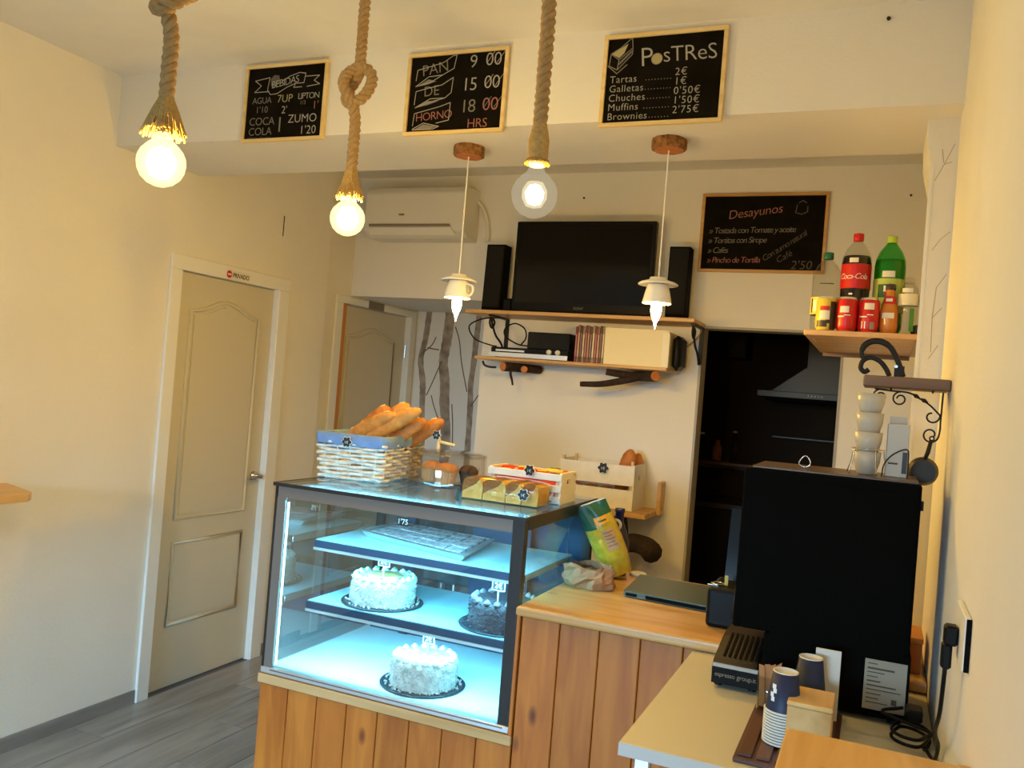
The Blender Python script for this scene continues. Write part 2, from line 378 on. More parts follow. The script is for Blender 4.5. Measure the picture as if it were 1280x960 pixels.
h1 = part('handle_plate', 'chrome', d1, lambda bm: lathe(bm, [(.026, -.022), (.026, -.012), (.012, -.010), (.011, .03)], (XL, 3.775, 1.01), 16, 'X'), True)
part('lever', 'chrome', h1, lambda bm: tube(bm, catmull([(XL+.026, 3.785, 1.01), (XL+.03, 3.75, 1.01), (XL+.03, 3.70, 1.004), (XL+.026, 3.675, 1.006)], 5), [.010]*4+[.009]*8+[.007]*4, 8), True)
part('pictogram', mat('brown_pictogram', (.10, .06, .03), .5), d1, lambda bm: box(bm, XL-.022, XL-.019, 3.475, 3.505, 1.69, 1.755))
d2 = make_door('door_2', 'beige panelled door inside the alcove beside the birch wall', XL2, D2, (4.435, 5.425, 2.09), .03, mat('raw_orange_jamb', (.60, .24, .04), .5))
part('hinge', 'chrome', d2, lambda bm: lathe(bm, [(.008, -.045), (.008, .045)], (XL2-.015, D2[1]-.006, 1.80), 8))
part('pictogram', mat('brown_pictogram2', (.12, .07, .03), .5), d2, lambda bm: (box(bm, XL2-.03, XL2-.027, 4.87, 4.905, 1.70, 1.72), box(bm, XL2-.03, XL2-.027, 4.87, 4.885, 1.70, 1.79)))
part('sign', mat('grey_sign', (.2, .17, .13), .4), d2, lambda bm: box(bm, XL2+.016, XL2+.022, 4.79, 4.97, 2.042, 2.092))
# birch wall print in the alcove
bw = bpy.data.objects['wall_alcove']
def trunk(pts, r):
    bm = bmesh.new(); P = catmull([(x, 0, z) for x, z in pts], 6); n = len(P); M = front((0, 5.4546, 0))
    L_, R_ = [], []
    for i, p in enumerate(P):
        rr = r*(.9+.2*random.random()); L_.append(M @ Vector((p.x-rr, p.z, .0))); R_.append(M @ Vector((p.x+rr, p.z, .0)))
    for i in range(n-1): bm.faces.new([bm.verts.new(v) for v in (L_[i], R_[i], R_[i+1], L_[i+1])])
    obj('birch_trunk_print', bm, 'birch', bw)
trunk([(-3.03, 2.1), (-3.045, 1.9), (-3.07, 1.75), (-3.04, 1.6), (-3.03, 1.45), (-3.02, 1.2), (-3.0, .6), (-3.0, 0)], .024)
trunk([(-2.86, 2.1), (-2.87, 1.9), (-2.885, 1.75), (-2.86, 1.6), (-2.85, 1.45), (-2.82, 1.2), (-2.82, .6), (-2.83, 0)], .038)
trunk([(-2.63, 2.1), (-2.64, 1.9), (-2.645, 1.75), (-2.655, 1.6), (-2.645, 1.45), (-2.64, 1.2), (-2.63, .6), (-2.63, 0)], .022)
for sk in ([(-3.06, 1.8), (-2.99, 1.86), (-2.96, 1.92)], [(-3.02, 1.84), (-2.93, 1.83)], [(-3.0, 1.5), (-2.95, 1.62), (-2.90, 1.75)], [(-2.87, 1.3), (-2.93, 1.42), (-2.96, 1.5)],
           [(-2.68, 1.55), (-2.74, 1.75), (-2.77, 1.9), (-2.81, 2.0)], [(-2.76, 1.15), (-2.77, 1.3), (-2.79, 1.45)], [(-2.64, 1.45), (-2.57, 1.56)]):
    part('twig_print', 'twig', bw, lambda bm, sk=sk: ribbon(bm, [(p.x, p.z) for p in catmull([(a, 0, b) for a, b in sk], 4)], .008, front((0, 5.4546, 0))))
# little access panel outline and nails on the walls
t = thing('access_panel', 'faint square access panel painted into the wall above the private door', 'panel', (XL, 3.9, 2.3))
part('cover', 'wall', t, lambda bm: box(bm, XL, XL+.003, 3.83, 3.99, 2.31, 2.46, bev=.001)); part('edge_gap', 'barkd', t, lambda bm: box(bm, XL, XL+.0035, 3.826, 3.83, 2.33, 2.44))
for p, lb in (((-.06, 2.69, 2.748), 'rusty nail high in the ceiling beam right of the boards'), ((.06, YB, 2.69), 'small nail in the back wall above the drinks shelf'), ((-1.62, YB, 2.7), 'small nail in the back wall above the television')):
    single('wall_nail', 'barkd', lambda bm, p=p: lathe(bm, [(.006, -.012), (.006, -.009), (.0025, -.008), (.0025, .01)], p, 8, 'Y'), lb, 'nail')

# PRIVADO sign
t = thing('door_sign', 'small white PRIVADO sign with red no-entry disc over the cream door', 'sign', (XL+.016, 3.48, 2.035))
part('plate', 'paper', t, lambda bm: box(bm, XL+.0165, XL+.0185, 3.40, 3.57, 2.035, 2.078))
part('red_disc', 'red', t, lambda bm: lathe(bm, [(.019, 0), (.019, .001)], (XL+.0185, 3.418, 2.056), 20, 'X'))
part('white_bar', 'white2', t, lambda bm: box(bm, XL+.0196, XL+.0203, 3.405, 3.431, 2.052, 2.060))
part('lettering', 'labelink', t, lambda bm: text(bm, 'PRIVADO', .031, sideR((XL+.0189, 3.443, 2.045)), bold=.0011, spacing=.93))
# ================================================================== COUNTER AND DISPLAY CASE
CX0, CX1, CY0, CY1, CZ0, CZ1 = -1.888, -.958, 2.42, 3.12, .556, 1.208
def planks(parent, x0, x1, z0, z1, yf, n, mname='pine'):
    wd = (x1-x0)/n
    bm = bmesh.new(); box(bm, -wd/2+.0012, wd/2-.0012, 0, .016, z0, z1, bev=.0025); me = bpy.data.meshes.new('plank'); bm.to_mesh(me); bm.free(); me.materials.append(K[mname])
    for i in range(n):
        o = bpy.data.objects.new('plank', me); C.objects.link(o); o.parent = parent; ROOT[o.name] = ROOT[parent.name]
        o.location = Vector((x0+wd*(i+.5), yf, 0))-ROOT[parent.name]
t = thing('case_cabinet', 'pine plank cabinet carrying the lit cake display', 'cabinet', (-1.42, 2.77, 0))
part('carcass', 'pine', t, boxes((CX0+.004, CX1+.01, 2.437, 3.12, 0, .50), (CX0+.004, CX1+.01, 2.437, 3.12, .50, .552)))
planks(t, CX0, CX1+.012, 0, .52, 2.420, 8)
part('top_rail', 'shelfX', t, boxes((CX0-.006, CX1+.012, 2.412, 2.436, .522, .553), bev=.002))
part('side_stile', 'pine', t, boxes((CX1+.0005, CX1+.012, 2.412, 2.436, .5535, .918), bev=.002))
t = thing('counter', 'pine plank serving counter right of the display case', 'counter', (-.39, 2.8, 0))
part('carcass', 'pine', t, boxes((-.94, .088, 2.437, 3.12, 0, .918), (.088, XR-.002, 2.437, 2.80, 0, .918)))
planks(t, -.944, XR-.002, 0, .914, 2.420, 9)
def wtop(bm):
    prism(bm, [(-.952, 2.388), (XR-.002, 2.388), (XR-.002, 2.812), (.080, 2.812), (.080, 3.14), (-.952, 3.14)], MAT((0, 0, .9195), (1, 0, 0), (0, 1, 0), (0, 0, 1)), .0305)
    bmesh.ops.bevel(bm, geom=[e for e in bm.edges if abs(e.verts[0].co.z-e.verts[1].co.z) < .001], offset=.009, segments=3, affect='EDGES', profile=.5)
wt = single('worktop', 'pineX', wtop, 'honey pine worktop with rounded front edge on the counter', 'worktop')

t = thing('display_case', 'glass refrigerated cake display lit cold blue from inside', 'display case', (-1.42, 2.77, CZ0))
part('base', 'casewhite', t, boxes((CX0+.006, CX1-.004, CY0+.03, CY1-.01, CZ0, CZ0+.018)))
part('front_sill', 'alu', t, boxes((CX0, CX1, CY0-.004, CY0+.03, CZ0, CZ0+.02), bev=.002))
part('sill_groove', 'casegrey', t, boxes((CX0+.04, CX1-.02, CY0-.0055, CY0-.003, CZ0+.012, CZ0+.016)))
gl = part('front_glass', 'caseglass', t, boxes((CX0+.044, CX1-.018, CY0+.004, CY0+.009, CZ0+.02, CZ1-.052)))
part('header_band', 'casegrey', t, boxes((CX0+.01, CX1-.041, CY0+.002, CY0+.010, CZ1-.05, CZ1-.008)))
part('left_band', 'casegrey', t, boxes((CX0+.008, CX0+.043, CY0+.002, CY0+.010, CZ0+.02, CZ1-.05)))
part('corner_post', 'casemetal', t, boxes((CX0, CX0+.008, CY0, CY0+.014, CZ0+.02, CZ1-.008)))
part('corner_post', 'casemetal', t, boxes((CX1-.040, CX1-.012, CY0+.002, CY0+.016, CZ0+.02, CZ1-.008), (CX1-.011, CX1, CY0, CY0+.03, CZ0+.02, CZ1-.008)))
part('corner_post', 'casemetal', t, boxes((CX1-.03, CX1, CY1-.03, CY1, CZ0+.02, CZ1-.008)))
part('corner_post', 'casemetal', t, boxes((CX0, CX0+.03, CY1-.03, CY1, CZ0+.02, CZ1-.008)))
part('side_glass', thin_glass('mirror_side', (.80, .88, .9), ior=1.55, boost=.28), t, boxes((CX0+.009, CX0+.014, CY0+.03, CY1-.03, CZ0+.02, CZ1-.012)))
part('side_glass', 'caseglass', t, boxes((CX1-.010, CX1-.005, CY0+.03, CY1-.03, CZ0+.02, CZ1-.04)))
part('top_side_rail', 'casemetal', t, boxes((CX1-.012, CX1+.001, CY0+.03, CY1, CZ1-.042, CZ1-.009)))
part('top_glass', 'casetop', t, boxes((CX0-.002, CX1+.004, CY0-.006, CY1, CZ1-.008, CZ1)))
part('top_edge', 'casemetal', t, boxes((CX0-.004, CX1+.006, CY0-.010, CY0-.006, CZ1-.011, CZ1+.001), (CX1+.004, CX1+.008, CY0-.008, CY1, CZ1-.011, CZ1+.001), (CX0-.006, CX0-.002, CY0-.008, CY1, CZ1-.011, CZ1+.001)))
part('top_inner_rail', 'casemetal', t, boxes((CX0+.008, CX1-.012, CY1-.11, CY1, CZ1-.03, CZ1-.009)))
part('back_door', thin_glass('back_glass', (.25, .38, .45), ior=1.6, boost=.1), t, boxes((CX0+.03, (CX0+CX1)/2+.02, CY1-.018, CY1-.012, CZ0+.03, CZ1-.03)))
part('back_door', K['caseblue'], t, boxes(((CX0+CX1)/2-.02, CX1-.03, CY1-.028, CY1-.022, CZ0+.03, CZ1-.03)))
for x in (-1.70, -1.20): part('shelf_upright', 'caseblue', t, boxes((x-.02, x+.02, CY1-.07, CY1-.045, CZ0+.02, CZ1-.03)))
for z, yf in ((1.0, 2.585), (.785, 2.565)):
    s = part('shelf', 'shelfglass', t, boxes((CX0+.065, CX1-.05, yf, CY1-.08, z-.008, z)))
    part('shelf_edge', 'caseblue', s, boxes((CX0+.065, CX1-.05, yf-.008, yf-.0005, z-.026, z-.002)))
    part('shelf_lip', 'alu', s, boxes((CX0+.065, CX1-.05, yf-.011, yf-.001, z-.036, z-.027)))
    part('led_strip', 'led', s, boxes((CX0+.08, CX1-.07, yf+.004, yf+.016, z-.018, z-.009)))
    for x in (CX0+.075, CX1-.075): part('shelf_bracket', 'alu', s, boxes((x, x+.012, yf+.02, CY1-.07, z-.03, z-.0085)))
part('led_strip', 'led', t, boxes((CX0+.06, CX1-.06, CY0+.03, CY0+.045, CZ1-.035, CZ1-.022)))
part('led_light_block', 'alu', t, boxes((CX0+.055, CX1-.055, CY0+.026, CY0+.050, CZ1-.0215, CZ1-.012)))  # plate added to stop the top LED shining up through the glass
part('led_strip', emitter('edge_led', (.35, .8, 1), 9), t, boxes((CX0+.046, CX0+.050, CY0+.012, CY0+.018, CZ0+.03, CZ1-.065)))
fp = part('frosted_panel', frosted('frosted_film'), t, boxes((CX0+.05, CX1-.04, CY0+.05, CY1-.13, CZ1-.0105, CZ1-.0088)))
part('back_kick_panel', mat('navy_panel', (.012, .035, .09), .35), t, boxes((CX0+.03, CX1-.03, CY1-.06, CY1-.044, CZ0+.02, CZ0+.13)))
# finned evaporator under the top glass
ev = part('evaporator', 'alu', t, boxes((-1.66, -1.0, 2.60, 2.72, 1.155, 1.165)))
bm = bmesh.new(); box(bm, -.0022, .0022, -.06, .06, 0, .022); fin = bpy.data.meshes.new('fin'); bm.to_mesh(fin); bm.free(); fin.materials.append(K['casewhite'])
for i in range(54):
    o = bpy.data.objects.new('fin', fin); C.objects.link(o); o.parent = ev; o.location = Vector((-1.655+i*.0122, 2.66, 1.165))-ROOT[t.name]
# rear fascia strip with a row of light perforations is left to the reflections

# ---- cakes
def cake(name, label, cx, cy, z, r, h, side, top, board, seed, green=False, dust=None):
    rnd = random.Random(seed); tt = thing(name, label, 'cake', (cx, cy, z), 'round cakes on black boards in the display')
    def brd(bm):
        n = 40; pr = []
        lathe(bm, [(r+.028, 0), (r+.034, .004), (r+.030, .006), (r+.02, .0045)], (cx, cy, z), 40)
    part('cake_board', board, tt, brd, True)
    def body(bm):
        n, rows = 56, 7; vs = []
        for j in range(rows):
            zz = z+.005+h*j/(rows-1); rr = r*(1 if j < rows-1 else .94)
            vs.append([bm.verts.new((cx+(rr+rnd.uniform(-.004, .004))*math.cos(2*PI*k/n), cy+(rr+rnd.uniform(-.004, .004))*math.sin(2*PI*k/n), zz+rnd.uniform(-.003, .003)*(j > 0))) for k in range(n)])
        for A, B in zip(vs, vs[1:]):
            for k in range(n): bm.faces.new((A[k], A[(k+1) % n], B[(k+1) % n], B[k]))
        rings = [vs[-1]]
        for rr in (.75, .5, .25): rings.append([bm.verts.new((cx+r*rr*math.cos(2*PI*k/n), cy+r*rr*math.sin(2*PI*k/n), z+.005+h+rnd.uniform(0, .005))) for k in range(n)])
        for A, B in zip(rings, rings[1:]):
            for k in range(n): bm.faces.new((A[k], A[(k+1) % n], B[(k+1) % n], B[k]))
        bm.faces.new(rings[-1])
    part('sponge', side, tt, body, True)
    def crumbs(bm):
        for _ in range(260):
            a = rnd.uniform(0, 2*PI); zz = rnd.random(); R = r+.001; s = rnd.uniform(.002, .0055)
            p = Vector((cx+R*math.cos(a), cy+R*math.sin(a), z+.008+zz*h*.97)) if rnd.random() < .75 else Vector((cx+(r+rnd.uniform(.003, .022))*math.cos(a), cy+(r+rnd.uniform(.003, .022))*math.sin(a), z+.008))
            bmesh.ops.create_icosphere(bm, subdivisions=1, radius=s, matrix=Matrix.Translation(p))
    o = part('almond_flakes' if dust is None else 'chocolate_flakes', dust or side, tt, crumbs); o['kind'] = 'stuff'
    def dollops(bm):
        n = 18
        for k in range(n):
            a = 2*PI*k/n; p = Vector((cx+r*.88*math.cos(a), cy+r*.88*math.sin(a), z+h+.004))
            lathe(bm, [(.014, 0), (.013, .006), (.006, .013), (0, .017)], p, 8)
    part('cream_dollops', top, tt, dollops, True)
    if green:
        mg = mat('candied_green', (.10, .45, .16), .4)
        for k in range(9):
            a = 2*PI*k/9+.3; p = Vector((cx+r*.82*math.cos(a), cy+r*.82*math.sin(a), z+h+.016))
            part('candied_fruit', mg, tt, lambda bm, p=p: bmesh.ops.create_icosphere(bm, subdivisions=1, radius=.008, matrix=Matrix.Translation(p) @ Matrix.Diagonal((1.3, 1, .6, 1))), True)
        part('egg_glaze', mat('egg_glaze', (.80, .50, .16), .3), tt, lambda bm: lathe(bm, [(r*.6, 0), (r*.6, .006), (r*.3, .008), (0, .008)], (cx, cy, z+h+.003), 30), True)
    return tt
K['cream'] = mat('whipped_cream', (.82, .80, .74), .55); K['almond'] = mat('almond_side', (.68, .64, .56), .7, noise=.25, nscale=90, bump=.6, bscale=150)
K['choc'] = mat('chocolate_flakes_mat', (.05, .04, .05), .6, noise=.5, nscale=120, bump=.6, bscale=150); K['chocl'] = mat('dusted_chocolate', (.22, .19, .2), .7, noise=.4, nscale=80)
K['cboard'] = mat('cake_board_black', (.012, .025, .035), .25)
K['chocpale'] = mat('coconut_side', (.62, .58, .52), .7, noise=.35, nscale=40, bump=.6, bscale=120)
cake('cream_cake', 'white cream cake with almond sides and green candied fruit, middle shelf', -1.605, 2.715, .7855, .115, .088, 'almond', 'cream', 'cboard', 3, True)
cake('chocolate_cake', 'dark chocolate flake cake on the middle shelf by the corner post', -1.13, 2.72, .7855, .118, .085, 'choc', 'chocl', 'cboard', 4, dust='choc')
cake('coconut_cake', 'pale coconut cake with swirled top on the bottom of the case', -1.355, 2.60, .5745, .112, .088, 'chocpale', 'cream', 'cboard', 5)
# ---- brownie tray on the top shelf
A, B_, C_, D_ = Vector((-1.745, 2.755, 0)), Vector((-1.235, 2.60, 0)), Vector((-1.30, 2.985, 0)), Vector((-1.745, 3.04, 0))
t = thing('brownie_tray', 'foil tray of sugar dusted brownies on the top glass shelf', 'tray', (-1.5, 2.8, 1.0))
K['foil'] = mat('foil', (.8, .82, .82), .3, .85)
def quad_in(u, v): 
    a = A.lerp(B_, u); b = D_.lerp(C_, u); return a.lerp(b, v)
def trayf(bm):
    o = [quad_in(*p) for p in ((0, 0), (1, 0), (1, 1), (0, 1))]; i = [quad_in(*p) for p in ((.04, .05), (.96, .05), (.96, .95), (.04, .95))]
    rings = [[p+Vector((0, 0, 1.0015)) for p in i], [p+Vector((0, 0, 1.022)) for p in o], [p+Vector((0, 0, 1.024)) for p in i], [p+Vector((0, 0, 1.004)) for p in i]]
    R = [[bm.verts.new(p) for p in r] for r in rings]
    for a, b in zip(R, R[1:]):
        for k in range(4): bm.faces.new((a[k], a[(k+1) % 4], b[(k+1) % 4], b[k]))
    bm.faces.new(R[0]); bm.faces.new(R[-1])
part('foil_tray', 'foil', t, trayf)
K['brownie'] = mat('sugared_brownie', (.33, .33, .36), .8, noise=.75, nscale=55, bump=.5, bscale=80)
for i in range(6):
    for j in range(4):
        g = .006
        def bf(bm, i=i, j=j):
            u0, u1, v0, v1 = .06+.88*i/6+g, .06+.88*(i+1)/6-g, .07+.86*j/4+g, .07+.86*(j+1)/4-g
            hz = random.uniform(-.002, .002)
            lo = [bm.verts.new(quad_in(*p)+Vector((0, 0, 1.0045))) for p in ((u0, v0), (u1, v0), (u1, v1), (u0, v1))]; hi = [bm.verts.new(quad_in(*p)+Vector((0, 0, 1.026+hz))) for p in ((u0, v0), (u1, v0), (u1, v1), (u0, v1))]
            bm.faces.new(lo[::-1]); bm.faces.new(hi)
            for k in range(4): bm.faces.new((lo[k], lo[(k+1) % 4], hi[(k+1) % 4], hi[k]))
        bm = bmesh.new(); bf(bm); tag(obj('brownie', bm, 'brownie'), 'sugar dusted brownie, %s column from the left, %s row of the foil tray' % (('first', 'second', 'third', 'fourth', 'fifth', 'sixth')[i], ('front', 'second', 'third', 'back')[j]), 'brownie', 'brownies in the foil tray')
# ---- price flags
K['flag'] = mat('flag_black', (.012, .03, .04), .5)
def price_flag(x, y, z, s, txt, label, stake=True, m='flag'):
    tt = thing('price_flag', label, 'price tag', (x, y, z), 'price flags in the display')
    hh = .05 if stake else .002
    part('card', m, tt, boxes((x-s, x+s, y, y+.002, z+hh, z+hh+s*1.25)))
    fr = lambda bm: (box(bm, x-s-.003, x-s, y-.001, y+.002, z+hh-.003, z+hh+s*1.25+.003), box(bm, x+s, x+s+.003, y-.001, y+.002, z+hh-.003, z+hh+s*1.25+.003), box(bm, x-s, x+s, y-.001, y+.002, z+hh-.003, z+hh), box(bm, x-s, x+s, y-.001, y+.002, z+hh+s*1.25, z+hh+s*1.25+.003))
    if stake: part('frame', 'white2', tt, fr); part('stake', 'white2', tt, boxes((x-.002, x+.002, y-.001, y+.002, z-.01, z+hh-.003)))
    part('lettering', 'white2', tt, lambda bm: text(bm, txt, s*1.2, front((x, y-.0006, z+hh+s*.25)), align='CENTER', bold=s*.03))
price_flag(-1.59, 2.68, .875, .021, '2€', 'white framed 2€ price flag stuck in the almond cream cake')
price_flag(-1.13, 2.66, .868, .021, '2€', 'white framed 2€ price flag stuck in the chocolate cake')
price_flag(-1.345, 2.60, .664, .019, '2€', 'white framed 2€ price flag stuck in the coconut cake')
price_flag(-1.67, 2.93, 1.027, .024, "1'75", 'dark unframed price card standing in the brownie tray', False, 'blackm')

# ================================================================== ROPE LAMPS
K['core_w'] = emitter('bulb_glow_left', (1, .65, .14), 700); K['core_l'] = emitter('bulb_glow', (1, .64, .135), 1300); K['core_c'] = emitter('bulb_glow_clear', (1, .64, .13), 400)
K['bulbglow'] = emit_glass('lit_bulb_glass', (1, .80, .38), 2.1, .55)
K['bulbclear'] = emit_glass('faintly_lit_bulb_glass', (1, .86, .58), .5, .62)
K['glowshell'] = emit_glass('added_bulb_glow', (1, .84, .5), 1.5, .62)  # glow painted on a shell added inside each bulb
K['fringe'] = mat('frayed_jute', (.50, .31, .10), .9, noise=.2, nscale=150)
def rope(bm, pts, R, pitch=.055):
    P = [Vector(p) for p in pts]; out = [P[0]]
    F = frames(P); L = 0; ang = [0]
    for a, b in zip(P, P[1:]): L += (b-a).length; ang.append(2*PI*L/pitch)
    for k in range(3):
        tube(bm, [P[i]+(F[i][0]*math.cos(ang[i]+2*PI*k/3)+F[i][1]*math.sin(ang[i]+2*PI*k/3))*R*.54 for i in range(len(P))], R*.48, 8)
def dense(pts, step=.006):
    P = catmull(pts, 40); out = [P[0]]; acc = 0
    for a, b in zip(P, P[1:]):
        acc += (b-a).length
        if acc >= step: out.append(b); acc = 0
    return out
G95 = [(0, -.0475), (.012, -.046), (.026, -.040), (.038, -.029), (.045, -.015), (.0475, 0), (.046, .013), (.040, .026), (.029, .038), (.020, .046), (.016, .054), (.015, .062)]
def rope_lamp(label, c, kind, pts):
    cx, cy, cz = c; tt = thing('rope_lamp', label, 'pendant lamp', (cx, cy, CZ), 'rope pendant lamps')
    sc = 1.02
    part('rope', 'rope', tt, lambda bm: rope(bm, dense([(cx+a, cy+b, z) for a, b, z in pts]), .0165), True)
    bl = part('bulb', 'bulbclear' if kind == 'clear' else 'bulbglow', tt, lambda bm: lathe(bm, [(r*sc, h*sc) for r, h in G95], c, 28, close=False), True)
    cr_ = .019 if kind == 'clear' else .029
    part('filament', {'clear': 'core_c', 'wide': 'core_w'}.get(kind, 'core_l'), bl, lambda bm: lathe(bm, [(0, -cr_*1.15), (cr_*.7, -cr_*.92), (cr_, -cr_*.25), (cr_, cr_*.35), (cr_*.6, cr_), (0, cr_*1.2)], c, 14), True)
    part('added_glow_shell', 'glowshell', bl, lambda bm: lathe(bm, [(0, -cr_*1.5), (cr_*.9, -cr_*1.25), (cr_*1.38, -cr_*.4), (cr_*1.38, cr_*.5), (cr_*.9, cr_*1.35), (0, cr_*1.5)], c, 20), True)  # added shell, no real bulb part: softens the glow around the core
    part('socket', 'white2' if kind == 'clear' else 'iron', tt, lambda bm: lathe(bm, [(.0155, .060), (.018, .064), (.018, .085), (.012, .095)], c, 16), True)
    def skirt(bm):
        rnd = random.Random(kind)
        if kind == 'sleeve' or kind == 'clear':
            lathe(bm, [(.024, .066), (.022, .075), (.0225, .115), (.018, .135), (.014, .15)], c, 24, close=False)
            for k in range(40):
                a = 2*PI*k/40; tube(bm, [(cx+.0225*math.cos(a), cy+.0225*math.sin(a), cz+.073), (cx+.027*math.cos(a), cy+.027*math.sin(a), cz+.064+rnd.uniform(-.002, .002))], [.0018, .001], 4)
        else:
            w_ = .043 if kind == 'wide' else .036
            for k in range(90):
                a = 2*PI*k/90+rnd.uniform(-.03, .03); e = rnd.uniform(.85, 1.08)*w_; zb = rnd.uniform(.050, .066)
                p = [(.010, .150), (.015, .130), (.028 if kind == 'wide' else .022, .10), (e, zb)]
                tube(bm, catmull([(cx+r*math.cos(a), cy+r*math.sin(a), cz+h) for r, h in p], 3), .0022, 4)
    part('frayed_end', 'fringe', tt, skirt, True)
    return tt
LB = (-1.385, 1.322, 1.994); MB = (-1.40, 2.01, 2.028); RB = (-.695, 1.658, 1.999)
rope_lamp('glowing globe bulb on a twisted jute rope with wide frayed skirt, nearest the left wall', LB, 'wide', [(.0, 0, CZ), (.0, 0, 2.62), (.0, .004, 2.40), (-.02, .012, 2.345), (-.034, -.012, 2.315), (.008, -.034, 2.30), (.036, -.008, 2.33), (.014, .03, 2.355), (-.018, .0, 2.33), (.002, -.014, 2.29), (0, 0, 2.25), (0, 0, 2.19), (0, 0, LB[2]+.135)])
rope_lamp('small glowing globe bulb on a knotted jute rope before the air conditioner', MB, 'narrow', [(0, 0, CZ), (0, 0, 2.6), (0, 0, 2.45), (-.012, .006, 2.425), (-.03, .01, 2.40), (-.032, -.006, 2.365), (-.008, -.022, 2.345), (.026, -.014, 2.36), (.042, .0, 2.40), (.034, .008, 2.435), (.006, .0, 2.452), (-.024, -.018, 2.43), (-.026, -.034, 2.395), (-.006, -.034, 2.36), (.002, -.016, 2.33), (0, 0, 2.29), (0, 0, 2.2), (0, 0, MB[2]+.13)])
rope_lamp('clear globe bulb on a straight jute rope in front of the television', RB, 'clear', [(.02, 0, CZ), (.03, 0, 2.62), (.0, .0, 2.5), (0, 0, 2.35), (0, 0, 2.25), (0, 0, RB[2]+.14)])

# ================================================================== CUP PENDANTS
K['candle'] = emitter('candle_bulb_glow', (1, .58, .08), 720)
def cup_lamp(label, x, y, zc, hang):
    tt = thing('cup_lamp', label, 'pendant lamp', (x, y, 2.493), 'teacup pendant lamps')
    rnd = random.Random(x)
    def disc(bm):
        n = 26; rr = [.058*(1+rnd.uniform(-.06, .06)) for _ in range(n)]
        rings = [[bm.verts.new((x+rr[k]*s*math.cos(2*PI*k/n), y+rr[k]*s*math.sin(2*PI*k/n), z)) for k in range(n)] for s, z in ((.96, 2.455), (1, 2.46), (1.0, 2.485), (.97, 2.4925))]
        for A_, B2 in zip(rings, rings[1:]):
            for k in range(n): bm.faces.new((A_[k], A_[(k+1) % n], B2[(k+1) % n], B2[k]))
        bm.faces.new(rings[0][::-1]); bm.faces.new(rings[-1])
    r_ = part('wood_slice', 'bark', tt, disc)
    part('cut_face', 'cutwood', r_, lambda bm: lathe(bm, [(.050, 0), (.050, .0015)], (x, y, 2.4538), 24))
    part('cord', 'white2', tt, lambda bm: tube(bm, [(x, y, 2.456), (x, y, zc+.02)], .0026, 6))
    part('saucer', 'porcelain', tt, lambda bm: lathe(bm, [(.018, .024), (.030, .022), (.032, .014), (.060, .006), (.069, -.001), (.068, -.004), (.035, .002), (.02, .003)], (x, y, zc), 36), True)
    cp = part('cup', 'porcelain', tt, lambda bm: lathe(bm, [(.030, 0), (.036, -.004), (.043, -.03), (.049, -.058), (.0505, -.067), (.048, -.067), (.042, -.04), (.034, -.012), (0, -.01)], (x, y, zc), 32, close=False), True)
    a = hang
    part('handle', 'porcelain', cp, lambda bm: tube(bm, catmull([(x+math.cos(a)*r, y+math.sin(a)*r, zc+z) for r, z in ((.038, -.014), (.052, -.016), (.066, -.024), (.068, -.042), (.056, -.056), (.045, -.05))], 5), .0045, 8), True)
    part('candle_bulb', 'candle', tt, lambda bm: lathe(bm, [(.010, -.05), (.016, -.070), (.0185, -.088), (.016, -.106), (.009, -.124), (.004, -.136), (.0015, -.150), (0, -.156)], (x, y, zc), 18), True)
cup_lamp('upside-down white teacup lamp with its handle showing, left of the television', -1.497, 2.90, 1.985, -.15)
cup_lamp('upside-down white teacup lamp in front of the right speaker', -.733, 2.91, 1.992, 2.3)

# ================================================================== CHALKBOARDS
def board(name, label, x0, x1, z0, z1, yw, frm, rot=0, fw=.013):
    tt = thing(name, label, 'chalkboard', ((x0+x1)/2, yw, z0))
    part('slate', 'slate', tt, boxes((x0+fw, x1-fw, yw-.010, yw-.002, z0+fw, z1-fw)))
    for nm, b in (('frame_rail', (x0, x1, yw-.018, yw-.001, z1-fw, z1)), ('frame_rail', (x0, x1, yw-.018, yw-.001, z0, z0+fw)), ('frame_stile', (x0, x0+fw, yw-.018, yw-.001, z0+fw, z1-fw)), ('frame_stile', (x1-fw, x1, yw-.018, yw-.001, z0+fw, z1-fw))):
        part(nm, frm, tt, boxes(b, bev=.0015))
    W, H_ = x1-x0, z1-z0
    def put(s, u, v, size, m='chalk', rot=0, **kw):
        M = front((x0+u*W, yw-.0107, z1-v*H_)) @ Matrix.Rotation(rot, 4, 'Z')
        part('chalk_lettering', m, tt, lambda bm: text(bm, s, size, M, **kw))
    def draw(strokes, m='chalk', wd=.0028):
        part('chalk_drawing', m, tt, lambda bm: [ribbon(bm, [(u*W, -v*H_) for u, v in s], wd, front((x0, yw-.0104, z1))) for s in strokes])
    def fill(poly, m):
        part('chalk_shading', m, tt, lambda bm: bm.faces.new([bm.verts.new(front((x0, yw-.0102, z1)) @ Vector((u*W, -v*H_, 0))) for u, v in poly]))
    return put, draw, fill
YW = 2.689
put, draw, fill = board('drinks_board', 'pine framed chalkboard listing drinks, leftmost on the beam', -2.395, -2.005, 2.476, 2.780, YW, 'frame')
draw([[(.30, .17), (.12, .20), (.20, .27), (.12, .35), (.30, .35)], [(.30, .17), (.28, .33), (.32, .39), (.40, .385), (.52, .31), (.62, .27), (.72, .27), (.735, .15), (.66, .135), (.55, .17), (.45, .23)], [(.735, .19), (.90, .19), (.84, .25), (.91, .30), (.76, .32)], [(.62, .27), (.60, .32), (.70, .32)]])
fill([(.31, .19), (.35, .14), (.41, .15), (.43, .24), (.36, .30), (.32, .28)], 'chalk5')
put('BEBIDAS', .325, .315, .040, rot=.14, shear=.1, spacing=.86)
